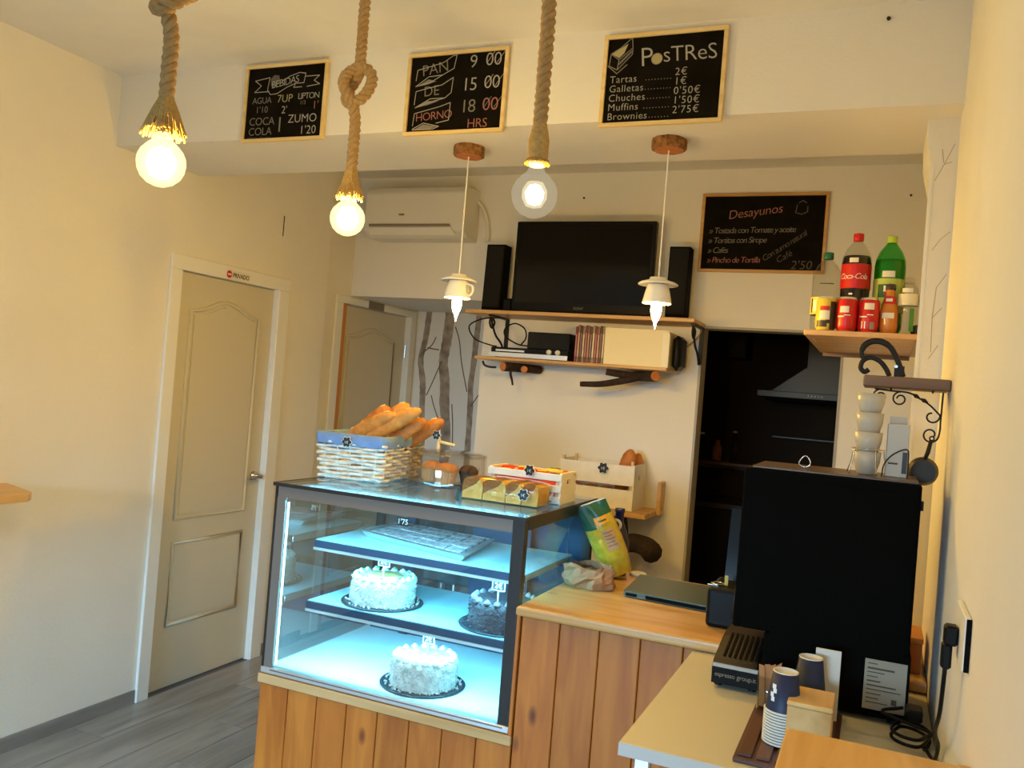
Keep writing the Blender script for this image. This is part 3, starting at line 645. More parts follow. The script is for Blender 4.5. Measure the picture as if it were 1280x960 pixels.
put('AGUA', .10, .50, .036, 'chalk4', spacing=.9); put('7UP', .41, .50, .043, 'chalk3'); put('LIPTON', .66, .475, .034, 'chalk', spacing=.82)
put("1'10", .15, .62, .036, 'chalk4'); put("2'", .47, .645, .042); put("1'", .84, .61, .044, 'chalk2'); put('1/3', .69, .545, .022, 'chalk4')
put('COCA', .08, .78, .044, 'chalk4', spacing=.95); put('ZUMO', .56, .77, .046, 'chalk', spacing=1.0); put('COLA', .08, .91, .044, 'chalk4', spacing=.95); put("1'20", .71, .92, .046, 'chalk')
put('1', .41, .88, .085, 'chalk4'); put('refrescos  lata  zero', .07, .955, .014, 'chalk5')
put, draw, fill = board('bread_hours_board', 'pine framed chalkboard with baking hours, middle of the beam', -1.655, -1.258, 2.472, 2.768, YW, 'frame')
draw([[(.09, .33), (.10, .20), (.22, .17), (.36, .13), (.45, .06), (.49, .05), (.47, .21), (.36, .28), (.22, .29), (.09, .40), (.24, .36), (.36, .28)],
      [(.09, .62), (.10, .46), (.22, .43), (.36, .40), (.47, .32), (.46, .50), (.40, .56), (.25, .56), (.10, .66), (.22, .61), (.40, .56)], [(.09, .88), (.10, .73), (.25, .69), (.36, .66), (.46, .62), (.455, .83), (.33, .86)], [(.09, .92), (.20, .85), (.36, .90), (.30, .93), (.09, .93)]], 'chalk', .0026)
fill([(.10, .40), (.22, .32), (.30, .35), (.20, .385)], 'chalk4'); fill([(.10, .66), (.22, .585), (.34, .59), (.22, .635)], 'chalk4'); fill([(.10, .93), (.20, .865), (.34, .90), (.26, .93)], 'chalk4')
put('PAN', .15, .28, .056, 'chalk4', rot=.13); put('DE', .18, .53, .052, 'chalk4', rot=.06); put('HORNO', .115, .83, .042, 'chalk2', rot=.06, spacing=.9)
for v, h_, c in ((.22, '9', 'chalk'), (.49, '15', 'chalk'), (.75, '18', 'chalk4')):
    put(h_, .62 if len(h_) == 1 else .56, v, .066, c, spacing=.9); put('00', .775, v-.01, .066, c if v < .7 else 'chalk2', spacing=.95)
    draw([[(.79, v-.04), (.86, v-.17)], [(.89, v-.04), (.96, v-.17)]], c, .002)
put('HRS', .64, .935, .046, 'chalk2', spacing=.95)
put, draw, fill = board('desserts_board', 'pine framed chalkboard headed Postres, rightmost on the beam', -.915, -.515, 2.469, 2.770, YW, 'frame')
draw([[(.06, .20), (.14, .14), (.23, .04), (.24, .15), (.13, .27), (.06, .20)], [(.06, .20), (.05, .33), (.12, .38), (.13, .27)], [(.12, .38), (.24, .22), (.24, .15)], [(.13, .32), (.24, .18)], [(.04, .33), (.12, .42), (.20, .33)]], 'chalk4', .003)
fill([(.065, .20), (.14, .145), (.20, .10), (.17, .20), (.13, .25)], 'chalk3'); fill([(.135, .29), (.235, .17), (.235, .20), (.135, .33)], 'chalk5')
put('P', .31, .36, .088, 'chalk', shear=-.1); put('sTReS', .495, .33, .072, 'chalk', shear=-.1, spacing=.95)
def circ(u, v, r, n=14): return [(u+r*math.cos(2*PI*k/n), v+r*1.33*math.sin(2*PI*k/n)) for k in range(n)]
fill(circ(.445, .29, .045), 'chalk3'); draw([circ(.445, .29, .045)+[(.49, .29)]], 'chalk4', .002)
for i, (a, b, c) in enumerate((('Tartas', '2€', 'chalk2'), ('Galletas', '1€', 'chalk2'), ('Chuches', "0'50€", 'chalk'), ('Muffins', "1'50€", 'chalk'), ('Brownies', "2'75€", 'chalk'))):
    v = .52+i*.101; put(a, .065, v, .033, 'chalk', spacing=1.08); put('.........', .36, v-.005, .034, 'chalk4', spacing=1.15); put(b, .60, v-.04, .034, c if i > 1 else 'chalk', spacing=1.1)
put, draw, fill = board('breakfast_board', 'tan framed breakfast chalkboard on the back wall over the kitchen opening', -.950, -.312, 2.296, 2.712, YB-.001, 'frame2', fw=.016)
put('Desayunos', .22, .33, .066, 'chalk2', rot=.13, shear=.2, spacing=.95)
for i, (s, c) in enumerate((('Tostada con Tomate y aceite', 'chalk4'), ('Tortitas con Sirope', 'chalk4'), ('Cafés', 'chalk4'), ('Pincho de Tortilla', 'chalk2'))):
    put('» '+s, .07, .51+i*.125, .044, c, shear=.2, spacing=.82, rot=.02)
put('Con zumo natural', .53, .86, .043, 'chalk5', rot=.60, shear=.2, spacing=.8); put('Café', .64, .88, .046, 'chalk5', rot=.55, shear=.2); put("2'50", .74, .945, .062, 'chalk5', shear=.15)
draw([[(.76, .15), (.75, .25), (.80, .27), (.84, .24), (.84, .17)], [(.77, .13), (.80, .10), (.83, .13)]], 'chalk5', .004)
# ================================================================== THINGS ON THE DISPLAY CASE
TZ = CZ1+.0005
# ---- wicker basket
ang = math.radians(7); ex = Vector((math.cos(ang), math.sin(ang), 0)); ey = Vector((-math.sin(ang), math.cos(ang), 0))
Bc = Vector((-1.652, 2.715, 0)); BW, BD = .262, .36; Bcen = Bc-ex*BW/2+ey*BD/2
K['wicker'] = mat('white_wicker', (.74, .68, .60), .7, noise=.18, nscale=60); K['liner'] = mat('blue_cloth', (.16, .26, .50), .85, noise=.12, nscale=25)
def rect_pt(s, hx, hy, rc=.02):
    """point on rounded rectangle, s in 0..1"""
    per = 4*(hx+hy); d = (s % 1)*per
    segs = [((-hx, -hy), (hx, -hy)), ((hx, -hy), (hx, hy)), ((hx, hy), (-hx, hy)), ((-hx, hy), (-hx, -hy))]
    for (a, b) in segs:
        L = math.hypot(b[0]-a[0], b[1]-a[1])
        if d <= L:
            t_ = d/L; p = Vector((a[0]+(b[0]-a[0])*t_, a[1]+(b[1]-a[1])*t_)); n = Vector((b[1]-a[1], -(b[0]-a[0]))).normalized(); return p, n
        d -= L
    return Vector((-hx, -hy)), Vector((0, -1))
t = thing('wicker_basket', 'white wicker basket lined with blue cloth, full of baguettes', 'basket', (Bcen.x, Bcen.y, TZ))
def bpt(s, h, off=0):
    f = 1+.10*h/.17; p, n = rect_pt(s, BW/2*f*.94, BD/2*f*.94); p = p+n*off
    return Bcen+ex*p.x+ey*p.y+Vector((0, 0, TZ+h))
NS = 24; BH = .162
for row in range(10):
    h = .008+row*.0142
    def st(bm, row=row, h=h):
        n = NS*5; tube(bm, [bpt(k/n, h+.0022*math.sin(k*.37+row*2.1), .0080*math.cos(PI*k/5+PI*row)) for k in range(n)], .0064, 6, closed=True)
    part('wicker_strand', 'wicker', t, st, True)
for k in range(NS): part('wicker_stake', 'wicker', t, lambda bm, k=k: tube(bm, [bpt((k+.5)/NS, 0), bpt((k+.5)/NS, BH)], .0032, 6), True)
part('basket_floor', 'wicker', t, lambda bm: prism(bm, [((bpt(s, .002)-Bcen).dot(ex), (bpt(s, .002)-Bcen).dot(ey)) for s in [i/60 for i in range(60)]], MAT((Bcen.x, Bcen.y, TZ+.001), ex, ey, (0, 0, 1)), .006))
def lin(bm):
    n = 96; rnd = random.Random(5); wob = [rnd.uniform(-1, 1) for _ in range(n)]
    prof = [(.105, -.012), (.15, -.010), (.168, -.006), (.172, .003), (.168, .011), (.150, .0135), (.128, .0125)]
    rings = []
    for i, (h, o) in enumerate(prof): rings.append([bm.verts.new(bpt(k/n, h+(wob[k]*.004 if i == len(prof)-1 else 0), o+.0016*math.sin(k*1.1)*(i > 3)+.001*wob[k])) for k in range(n)])
    for a, b in zip(rings, rings[1:]):
        for k in range(n): bm.faces.new((a[k], a[(k+1) % n], b[(k+1) % n], b[k]))
part('cloth_lining', 'liner', t, lin, True)
# ---- bread
K['crust'] = mat('bread_crust', (.62, .27, .055), .6, noise=.35, nscale=22, bump=.3, bscale=60); K['crustd'] = mat('darker_crust', (.48, .17, .03), .6, noise=.35, nscale=22, bump=.3, bscale=60)
def loaf(name, label, p0, p1, R, m, group, cuts=4):
    p0, p1 = Vector(p0), Vector(p1); tt = thing(name, label, 'bread', tuple(p0.lerp(p1, .5)-Vector((0, 0, R))), group)
    n = 26; P = [p0.lerp(p1, i/n)+Vector((0, 0, .008*math.sin(PI*i/n))) for i in range(n+1)]
    part('crust', m, tt, lambda bm: tube(bm, P, [R*max(.08, (1-abs(2*i/n-1)**3.2))**.5*(1+.03*math.sin(i*2.1)) for i in range(n+1)], 16, flat=.86), True)
    d = (p1-p0).normalized(); sd = d.cross(Vector((0, 0, 1))).normalized(); up = sd.cross(d)
    for k in range(cuts):
        c = p0.lerp(p1, .18+.64*k/(max(1, cuts-1)))+up*R*.86
        part('score', 'frame', tt, lambda bm, c=c: tube(bm, [c-d*.022-sd*R*.30-up*.003, c+up*.003, c+d*.022+sd*R*.30-up*.003], [.002, .0055, .002], 6), True)
G = 'baguettes in the wicker basket'
loaf('baguette', 'golden baguette lying foremost across the basket rim', (-1.80, 2.80, 1.345), (-1.58, 2.84, 1.485), .030, 'crust', G)
loaf('baguette', 'golden baguette left of the foremost one in the basket', (-1.865, 2.79, 1.35), (-1.665, 2.81, 1.462), .029, 'crust', G)
loaf('baguette', 'dark baguette at the left back of the basket', (-1.885, 2.92, 1.38), (-1.775, 2.94, 1.478), .028, 'crustd', G)
loaf('baguette', 'small baguette tip peeking out at the back middle of the basket', (-1.83, 2.95, 1.40), (-1.705, 2.97, 1.495), .027, 'crust', G)
loaf('baguette', 'dark baguette tucked right of the foremost one in the basket', (-1.74, 2.86, 1.325), (-1.583, 2.89, 1.447), .029, 'crustd', G)
loaf('baguette', 'short baguette at the right end of the basket', (-1.71, 2.95, 1.325), (-1.555, 2.98, 1.448), .029, 'crustd', G)
# ---- flower shaped price tags
K['tagblack'] = mat('tag_black', (.01, .009, .008), .5)
def flower_tag(label, M, s=.020):
    o = M.translation; tt = thing('flower_tag', label, 'price tag', tuple(o), 'flower shaped price tags')
    def petals(r0): 
        return [((r0*(.86+.14*math.cos(6*a)))*math.cos(a), (r0*(.86+.14*math.cos(6*a)))*math.sin(a)) for a in [2*PI*k/60 for k in range(60)]]
    part('outline', 'white2', tt, lambda bm: prism(bm, petals(s*1.10), M, .002))
    part('flower', 'tagblack', tt, lambda bm: prism(bm, petals(s), M @ Matrix.Translation((0, 0, .0021)), .001))
    part('lettering', 'white2', tt, lambda bm: text(bm, '1€', s*.72, M @ Matrix.Translation((-s*.45, -s*.3, .0036))))
    part('clip', 'tagblack', tt, lambda bm: prism(bm, [(-.004, -s*.9), (.004, -s*.9), (.004, -s*.2), (-.004, -s*.2)], M @ Matrix.Translation((0, 0, -.004)), .0038))
flower_tag('black flower price tag pinned to the blue basket lining', MAT(Bc-ex*.135-ey*.028+Vector((0, 0, TZ+.142)), ex, Vector((0, 0, 1)), -ey))
flower_tag('black flower price tag on the handle of the muffin dome', front((-1.553, 2.930, 1.393)), .018)
flower_tag('black flower price tag on the wrapped marble cake slices', front((-1.056, 2.630, 1.248)), .020)
flower_tag('black flower price tag on the white sweets crate', front((-1.10, 2.780, 1.316)), .020)
flower_tag('black flower price tag on the bread roll crate', front((-1.30, 4.318, 1.222)), .030)
# ---- muffin dome
K['cupwhite_'] = mat('cream_knob', (.70, .58, .36), .5)
dx, dy = -1.505, 2.955
t = thing('cake_dome', 'clear plastic cake dome sheltering three muffins', 'cake dome', (dx, dy, TZ))
part('dome', thin_glass('dome_plastic', (.84, .80, .74), ior=1.5, rough=.03, boost=.03), t, lambda bm: lathe(bm, [(.150, .006), (.150, .02), (.146, .112), (.142, .121), (.10, .127), (0, .129)], (dx, dy, TZ), 44, close=False), True)
part('rim', 'plastic', t, lambda bm: lathe(bm, [(.145, .110), (.150, .114), (.147, .122), (.142, .122)], (dx, dy, TZ), 44), True)
part('handle', 'cupwhite_', t, lambda bm: (lathe(bm, [(.010, .1285), (.008, .14), (.007, .165), (.009, .172), (0, .174)], (-1.55, 2.945, TZ), 14), tube(bm, [(-1.55, 2.945, TZ+.160), (-1.485, 2.955, TZ+.150)], .006, 8)), True)
part('base_plate', 'glassclear', t, lambda bm: lathe(bm, [(.152, 0), (.154, .003), (.152, .006)], (dx, dy, TZ), 44), True)
K['muf'] = mat('muffin_top', (.62, .25, .06), .7, noise=.2, nscale=40, bump=.4, bscale=80); K['mufd'] = mat('chocolate_muffin_top', (.06, .022, .012), .7, noise=.3, nscale=40, bump=.4, bscale=80)
K['mufcup'] = mat('muffin_paper', (.62, .38, .20), .7); K['mufcupd'] = mat('dark_muffin_paper', (.05, .03, .022), .7)
def muffin(label, x, y, r, h, top, cup, tulip=False):
    z = TZ+.0068; tt = thing('muffin', label, 'muffin', (x, y, z), 'muffins under the dome'); n = 40
    def cupf(bm):
        rings = []
        for f, zz in ((.72, 0), (.86, h*.35), (1.0, h*.62)):
            rings.append([bm.verts.new((x+r*f*(1+.025*(-1)**k)*math.cos(2*PI*k/n), y+r*f*(1+.025*(-1)**k)*math.sin(2*PI*k/n), z+zz)) for k in range(n)])
        for a, b in zip(rings, rings[1:]):
            for k in range(n): bm.faces.new((a[k], a[(k+1) % n], b[(k+1) % n], b[k]))
        bm.faces.new(rings[0][::-1])
    part('paper_case', cup, tt, cupf)
    part('muffin_top', top, tt, lambda bm: lathe(bm, [(r*.9, h*.55), (r*1.03, h*.66), (r*1.0, h*.78), (r*.78, h*.93), (r*.4, h*1.02), (0, h*1.05)], (x, y, z), 24), True)
    if tulip:
        for k in range(4):
            a = PI/2*k+.5; part('paper_point', cup, tt, lambda bm, a=a: prism(bm, [(-.014, 0), (.014, 0), (0, .026)], MAT((x+r*.98*math.cos(a), y+r*.98*math.sin(a), z+h*.58), (-math.sin(a), math.cos(a), 0), (math.cos(a)*.25, math.sin(a)*.25, .97), (math.cos(a), math.sin(a), -.25)), .001))
muffin('orange muffin behind on the left under the dome', -1.568, 2.945, .041, .075, 'muf', 'mufcup')
muffin('large orange muffin in front under the dome', -1.478, 2.888, .044, .078, 'muf', 'mufcup')
muffin('dark chocolate muffin in pointed paper under the dome', -1.432, 2.985, .036, .07, 'mufd', 'mufcupd', True)
# ---- wrapped marble cake
K['marble'] = mat('marble_crumb', (.52, .32, .085), .85, noise=.12, nscale=30, bump=.4, bscale=90); K['marbled'] = mat('marble_choc', (.20, .08, .02), .85, noise=.2, nscale=30, bump=.4, bscale=90)
t0x = (-1.285, -1.195, -1.115, -1.035)
def slice_(label, x, wdt):
    tt = thing('cake_slice', label, 'cake slice', (x+wdt/2, 2.70, TZ+.003), 'marble cake slices'); h = .070
    out = [(0, 0), (wdt, 0), (wdt*1.0, h*.55), (wdt*.93, h*.85), (wdt*.7, h), (wdt*.25, h), (wdt*.02, h*.85), (-wdt*.02, h*.5)]
    part('sponge', 'marble', tt, lambda bm: prism(bm, out, MAT((x, 2.648, TZ+.003), (1, 0, 0), (0, .12, 1), (0, 1, 0)), .105))
    part('chocolate_swirl', 'marbled', tt, lambda bm: prism(bm, [(-.001, h*.30), (wdt*.30, h*.52), (wdt*.62, h*.70), (wdt*.80, h*.96), (wdt*.7, h*1.002), (wdt*.25, h*1.005), (wdt*.02, h*.86), (-wdt*.02, h*.5)], MAT((x, 2.6465, TZ+.003), (1, 0, 0), (0, .12, 1), (0, 1, 0)), .0018))
    part('chocolate_crust', 'marbled', tt, lambda bm: prism(bm, [(wdt*.02, h*.88), (wdt*.25, h*1.003), (wdt*.72, h*1.003), (wdt*.72, h*1.02), (wdt*.24, h*1.02), (wdt*.0, h*.9)], MAT((x, 2.6485, TZ+.003), (1, 0, 0), (0, .12, 1), (0, 1, 0)), .104))
for i, (x, wd, lb) in enumerate(((-1.288, .074, 'leftmost slice of marble cake in the clear wrapper'), (-1.211, .082, 'second slice of marble cake from the left in the wrapper'), (-1.126, .055, 'third slice of marble cake, left of the flower tag'), (-1.068, .056, 'rightmost slice of marble cake behind the flower tag'))): slice_(lb, x, wd)
def wrapf(bm):
    rnd = random.Random(3); n = 20; rings = []
    for i in range(15):
        u = i/14; x = -1.302+u*.305; e = .70+.30*(1-abs(2*u-1)**6); ring = []
        for k in range(n):
            a = 2*PI*k/n; ca, sa = math.cos(a), math.sin(a)
            yy = 2.704+.064*math.copysign(abs(ca)**.5, ca)*e; zz = TZ+.0012+.0405*(1+math.copysign(abs(sa)**.5, sa)*e*.98)+rnd.uniform(-.0012, .0012)*(sa > 0)
            ring.append(bm.verts.new((x+(.012*(zz-TZ)/.09), yy, max(zz, TZ+.0008))))
        rings.append(ring)
    for a, b in zip(rings, rings[1:]):
        for k in range(n): bm.faces.new((a[k], a[(k+1) % n], b[(k+1) % n], b[k]))
    bm.faces.new(rings[0][::-1]); bm.faces.new(rings[-1])
single('plastic_wrapper', thin_glass('wrapper_film', (.97, .96, .94), ior=1.35, rough=.12), wrapf, 'crinkled clear plastic wrapper around the marble cake slices', 'wrapper', smooth=True)
# ---- crates
K['crate'] = mat('white_crate_wood', (.80, .78, .74), .6, noise=.05, nscale=20); K['crateside'] = wood('bare_crate_wood', (.60, .42, .24), (.74, .58, .38), 'Z', 6, .6, knots=False)
def crate(label, x0, x1, y0, y1, z0, z1, nslat, hole, post=.012):
    tt = thing('wooden_crate', label, 'crate', ((x0+x1)/2, (y0+y1)/2, z0), 'white slatted crates'); H_ = z1-z0; th = .008
    gap = .014*(H_/.1 if nslat == 3 else 1.6); sh = (H_-.002-(nslat-1)*gap)/nslat
    for i in range(nslat):
        za = z0+.002+i*(sh+gap)
        for ya in (y0, y1-th): part('slat', 'crate', tt, boxes((x0, x1, ya, ya+th, za, za+sh), bev=.001))
    for xa in (x0+.001, x1-th-.001):
        def endb(bm, xa=xa):
            yc, zc = (y0+y1)/2, z1-H_*.28; hy, hz = .022*hole, .012*hole
            box(bm, xa, xa+th, y0+th+.0005, yc-hy, z0, z1+.004); box(bm, xa, xa+th, yc+hy, y1-th-.0005, z0, z1+.004); box(bm, xa, xa+th, yc-hy, yc+hy, z0, zc-hz); box(bm, xa, xa+th, yc-hy, yc+hy, zc+hz, z1+.004)
        part('end_board', 'crate', tt, endb)
    part('floor_board', 'crateside', tt, boxes((x0+th+.002, x1-th-.002, y0+th+.0005, y1-th-.0005, z0+.001, z0+.007)))
    for xa in (x0+th+.002, x1-th-.002-post):
        for ya in (y0+th+.0005, y1-th-.0005-post): part('corner_post', 'crateside', tt, boxes((xa, xa+post, ya, ya+post, z0+.007, z1+(.022 if nslat == 2 else -.002))))
    return tt
crate('small white slatted crate of sweets on top of the display case', -1.262, -.985, 2.79, 2.955, TZ, 1.312, 3, .8)
K['candyred'] = mat('red_sweet_wrap', (.60, .03, .02), .3); K['candyyel'] = mat('yellow_sweet_wrap', (.75, .50, .05), .3); K['candyblk'] = mat('black_print', (.03, .02, .015), .4)
G = 'wrapped sweets in the white crate'
def candy(label, x, y, z, rz, tilt, m):
    tt = thing('wrapped_sweet', label, 'sweet', (x, y, z), G); M = Matrix.Translation((x, y, z)) @ Matrix.Rotation(rz, 4, 'Z') @ Matrix.Rotation(tilt, 4, 'X')
    def body(bm):
        rings = []
        for i, (u, h, w_) in enumerate(((-.042, .001, .021), (-.034, .002, .022), (-.028, .011, .021), (0, .014, .022), (.028, .011, .021), (.034, .002, .022), (.042, .001, .021))):
            rings.append([bm.verts.new(M @ Vector((u, w_*math.cos(a), h*math.sin(a)))) for a in [2*PI*k/12 for k in range(12)]])
        for a, b in zip(rings, rings[1:]):
            for k in range(12): bm.faces.new((a[k], a[(k+1) % 12], b[(k+1) % 12], b[k]))
        bm.faces.new(rings[0][::-1]); bm.faces.new(rings[-1])
    part('wrapper', m, tt, body, True)
    part('print', 'candyblk' if m == 'candyyel' else 'candyyel', tt, lambda bm: prism(bm, [(-.018, -.008), (.018, -.008), (.020, .004), (-.016, .006)], M @ Matrix.Translation((0, 0, .0135)), .0012))
for i, (x, y, rz, m, lb) in enumerate(((-1.21, 2.84, .2, 'candyred', 'red wrapped sweet at the left front of the crate'), (-1.22, 2.90, -.3, 'candyred', 'red wrapped sweet at the left back of the crate'), (-1.155, 2.85, .5, 'candyred', 'red wrapped sweet second along the crate front'), (-1.145, 2.91, 0, 'candyred', 'red wrapped sweet left of the flower tag, at the back'), (-1.085, 2.85, .9, 'candyred', 'red wrapped sweet right of the flower tag'), (-1.05, 2.90, .1, 'candyyel', 'yellow and black wrapped sweet in the crate'), (-1.03, 2.845, -.2, 'candyyel', 'yellow wrapped sweet at the crate front'), (-1.025, 2.915, .6, 'candyred', 'red wrapped sweet in the right corner of the crate'))):
    candy(lb, x, y, 1.295+.006*(i % 3), rz, .35*(-1)**i, m)
def candyfill(bm): box(bm, -1.245, -1.0, 2.802, 2.943, TZ+.008, 1.282, bev=.01)
o = single('sweets_layer', 'candyred', candyfill, 'lower layer of red wrapped sweets inside the small crate', 'sweets'); o['kind'] = 'stuff'
# ================================================================== BACK WALL: TELEVISION SHELVES
SF = 4.30
t = thing('television_shelf', 'long wooden wall shelf carrying the television and speakers', 'shelf', (-1.53, YB, 1.99))
part('board', 'shelfX', t, boxes((-2.165, -.885, SF, YB-.001, 1.998, 2.018), bev=.003))
def bracket(bm, x, zt, s=1):
    pass
for x in (-2.03, -.90):
    b = part('iron_bracket', 'iron', t, lambda bm, x=x: (box(bm, x-.011, x+.011, YB-.012, YB-.001, 1.80, 1.997), box(bm, x-.011, x+.011, SF+.05, YB-.012, 1.988, 1.997)))
    part('bracket_scroll', 'iron', b, lambda bm, x=x: tube(bm, catmull([(x, SF+.06, 1.985), (x, SF+.05, 1.95), (x, SF+.085, 1.925), (x, SF+.115, 1.955), (x, SF+.09, 1.975), (x, SF+.08, 1.955), (x, SF+.14, 1.89), (x, SF+.22, 1.85), (x, SF+.275, 1.80)], 6), .006, 8), True)
t = thing('media_shelf', 'lower wooden wall shelf resting on tree branch supports', 'shelf', (-1.56, YB, 1.74))
part('board', 'shelfX', t, boxes((-2.085, -1.005, SF, YB-.001, 1.745, 1.762), bev=.003))
def branch(name, pts, rads, parent, ends=True):
    b = part(name, 'barkd', parent, lambda bm: tube(bm, catmull(pts, 5), [rads[0]+(rads[-1]-rads[0])*i/(5*(len(pts)-1)) for i in range(5*(len(pts)-1)+1)], 10), True)
    if ends:
        p = Vector(pts[-1]); d = (p-Vector(pts[-2])).normalized(); part('sawn_end', 'cutwood', b, lambda bm: tube(bm, [p-d*.002, p+d*.0015], rads[-1]*.92, 12))
    return b
branch('branch_support', [(-1.80, YB-.02, 1.715), (-1.86, 4.45, 1.715), (-1.915, 4.32, 1.712)], [.024, .026], t)
branch('branch_support', [(-1.86, 4.47, 1.712), (-1.83, 4.40, 1.71), (-1.795, 4.335, 1.705)], [.022, .020], t)
branch('branch_support', [(-1.885, 4.36, 1.70), (-1.87, 4.33, 1.67), (-1.855, 4.32, 1.64), (-1.845, 4.31, 1.615)], [.008, .005], t, False)
branch('branch_support', [(-1.96, 4.33, 1.705), (-2.0, 4.32, 1.705), (-2.025, 4.31, 1.715), (-2.035, 4.31, 1.735)], [.006, .006], t, False)
branch('branch_support', [(-1.27, YB-.02, 1.712), (-1.20, 4.47, 1.715), (-1.10, 4.36, 1.715), (-1.065, 4.32, 1.717)], [.026, .028], t)
branch('branch_support', [(-1.16, 4.42, 1.712), (-1.25, 4.36, 1.715), (-1.33, 4.33, 1.722)], [.022, .017], t)
branch('branch_support', [(-1.18, 4.40, 1.705), (-1.27, 4.35, 1.675), (-1.36, 4.33, 1.655), (-1.46, 4.315, 1.648)], [.020, .014], t)
# television
t = thing('television', 'wide black flat screen television standing on the upper shelf', 'television', (-1.55, 4.45, 2.0185))
def tvb(bm):
    M = Matrix.Translation((0, 4.43, 0)) 
    vs = box(bm, -1.945, -1.148, 4.43, 4.475, 2.034, 2.534, bev=.004)
part('housing', 'black', t, tvb)
part('screen', mat('tv_screen', (.006, .005, .005), .10, spec=.35), t, boxes((-1.925, -1.168, 4.4275, 4.4295, 2.082, 2.516)))
part('back_bulge', 'black', t, boxes((-1.80, -1.29, 4.475, 4.52, 2.08, 2.42), bev=.01))
part('lettering', mat('tv_logo', (.30, .29, .28), .4), t, lambda bm: text(bm, 'SONY', .020, front((-1.546, 4.4292, 2.050)), align='CENTER', spacing=1.1))
part('stand', 'blackg', t, boxes((-1.70, -1.40, 4.36, 4.54, 2.0185, 2.026), (-1.60, -1.50, 4.44, 4.47, 2.026, 2.034), bev=.002))
part('bottom_strip', 'blackg', t, boxes((-1.42, -1.29, 4.4285, 4.4298, 2.042, 2.046)))
def speaker(label, x0, x1, z1, lean):
    tt = thing('tower_speaker', label, 'speaker', ((x0+x1)/2, 4.47, 2.0185), 'black tower speakers beside the television')
    M = MAT(((x0+x1)/2, 4.43, 2.0185), (1, 0, 0), (-lean, 0, 1), (0, -1, 0)); w_ = (x1-x0)/2; h = z1-2.0185
    part('cabinet', 'blackm', tt, lambda bm: prism(bm, [(-w_, .012), (w_, .012), (w_, h), (-w_, h)], M @ Matrix.Translation((0, 0, -.09)), .09))
    part('grille', mat('speaker_cloth', (.009, .008, .008), .95, bump=.5, bscale=900), tt, lambda bm: prism(bm, [(-w_*.88, .03), (w_*.88, .03), (w_*.88, h*.975), (-w_*.88, h*.975)], M, .006))
    part('foot', 'blackg', tt, lambda bm: prism(bm, [(-w_*1.05, 0), (w_*1.05, 0), (w_*1.05, .012), (-w_*1.05, .012)], M @ Matrix.Translation((0, 0, -.095)), .105))
speaker('black tower speaker left of the television', -2.128, -2.015, 2.403, -.02)
speaker('black tower speaker right of the television', -1.068, -.962, 2.40, 0)
t = thing('small_speaker', 'small black box speaker between the tall left speaker and television', 'speaker', (-1.97, 4.48, 2.0185))
part('cabinet', 'blackm', t, boxes((-2.0, -1.95, 4.44, 4.52, 2.0185, 2.10), bev=.003)); part('grille', 'black', t, boxes((-1.995, -1.955, 4.437, 4.44, 2.03, 2.09)))
# media shelf contents
MZ = 1.7625
t = thing('disc_player', 'flat silver and black disc player on the lower shelf', 'disc player', (-1.78, 4.44, MZ))
part('body', 'black', t, boxes((-2.0, -1.548, 4.33, 4.56, MZ+.004, MZ+.056), bev=.002)); part('fascia', 'alu', t, boxes((-2.012, -1.548, 4.322, 4.3295, MZ+.003, MZ+.028), bev=.001))
part('disc_drawer', 'alu', t, boxes((-1.97, -1.80, 4.3265, 4.3295, MZ+.034, MZ+.044)))
for x in (-1.655, -1.605): part('knob', 'paper', t, lambda bm, x=x: lathe(bm, [(.014, -.010), (.014, 0)], (x, 4.3295, MZ+.042), 16, 'Y'), True)
part('foot', 'black', t, boxes((-1.98, -1.57, 4.35, 4.37, MZ, MZ+.004)))
t = thing('router_box', 'plain black receiver box standing on the disc player', 'receiver', (-1.68, 4.43, MZ+.0565))
part('body', 'black', t, boxes((-1.80, -1.552, 4.36, 4.54, MZ+.0565, MZ+.150), bev=.004)); part('face', 'blackg', t, boxes((-1.795, -1.557, 4.3575, 4.36, MZ+.062, MZ+.145)))
part('cable', 'black', t, lambda bm: tube(bm, catmull([(-1.80, 4.42, MZ+.075), (-1.87, 4.40, MZ+.08), (-1.95, 4.40, MZ+.12), (-1.955, 4.40, MZ+.165), (-1.90, 4.40, MZ+.195), (-1.84, 4.40, MZ+.17), (-1.83, 4.41, MZ+.12), (-1.86, 4.41, MZ+.075)], 6), .004, 6), True)
single('speaker_cable', 'black', lambda bm: tube(bm, catmull([(-2.02, 4.45, 1.99), (-2.10, 4.40, 1.975), (-2.17, 4.38, 1.93), (-2.13, 4.38, 1.86), (-2.04, 4.40, 1.83), (-2.0, 4.40, 1.825)], 6), .004, 6), 'black cable looping below the left end of the upper shelf', 'cable', smooth=True)
single('aerial_cable', mat('tan_cable', (.35, .24, .10), .6), lambda bm: tube(bm, catmull([(-.92, YB-.02, 2.02), (-.90, YB-.03, 1.98), (-.93, YB-.02, 1.93), (-.99, YB-.02, 1.87), (-1.0, YB-.02, 1.80)], 6), .004, 6), 'thin tan cable hanging from the right end of the upper shelf', 'cable', smooth=True)
cols = [(.30, .05, .03), (.45, .22, .12), (.12, .04, .03), (.5, .35, .22), (.25, .08, .05), (.4, .12, .07), (.14, .09, .07), (.55, .42, .3)]
names = ['dark red', 'tan', 'maroon', 'beige', 'brown red', 'rust', 'dark brown', 'cream']
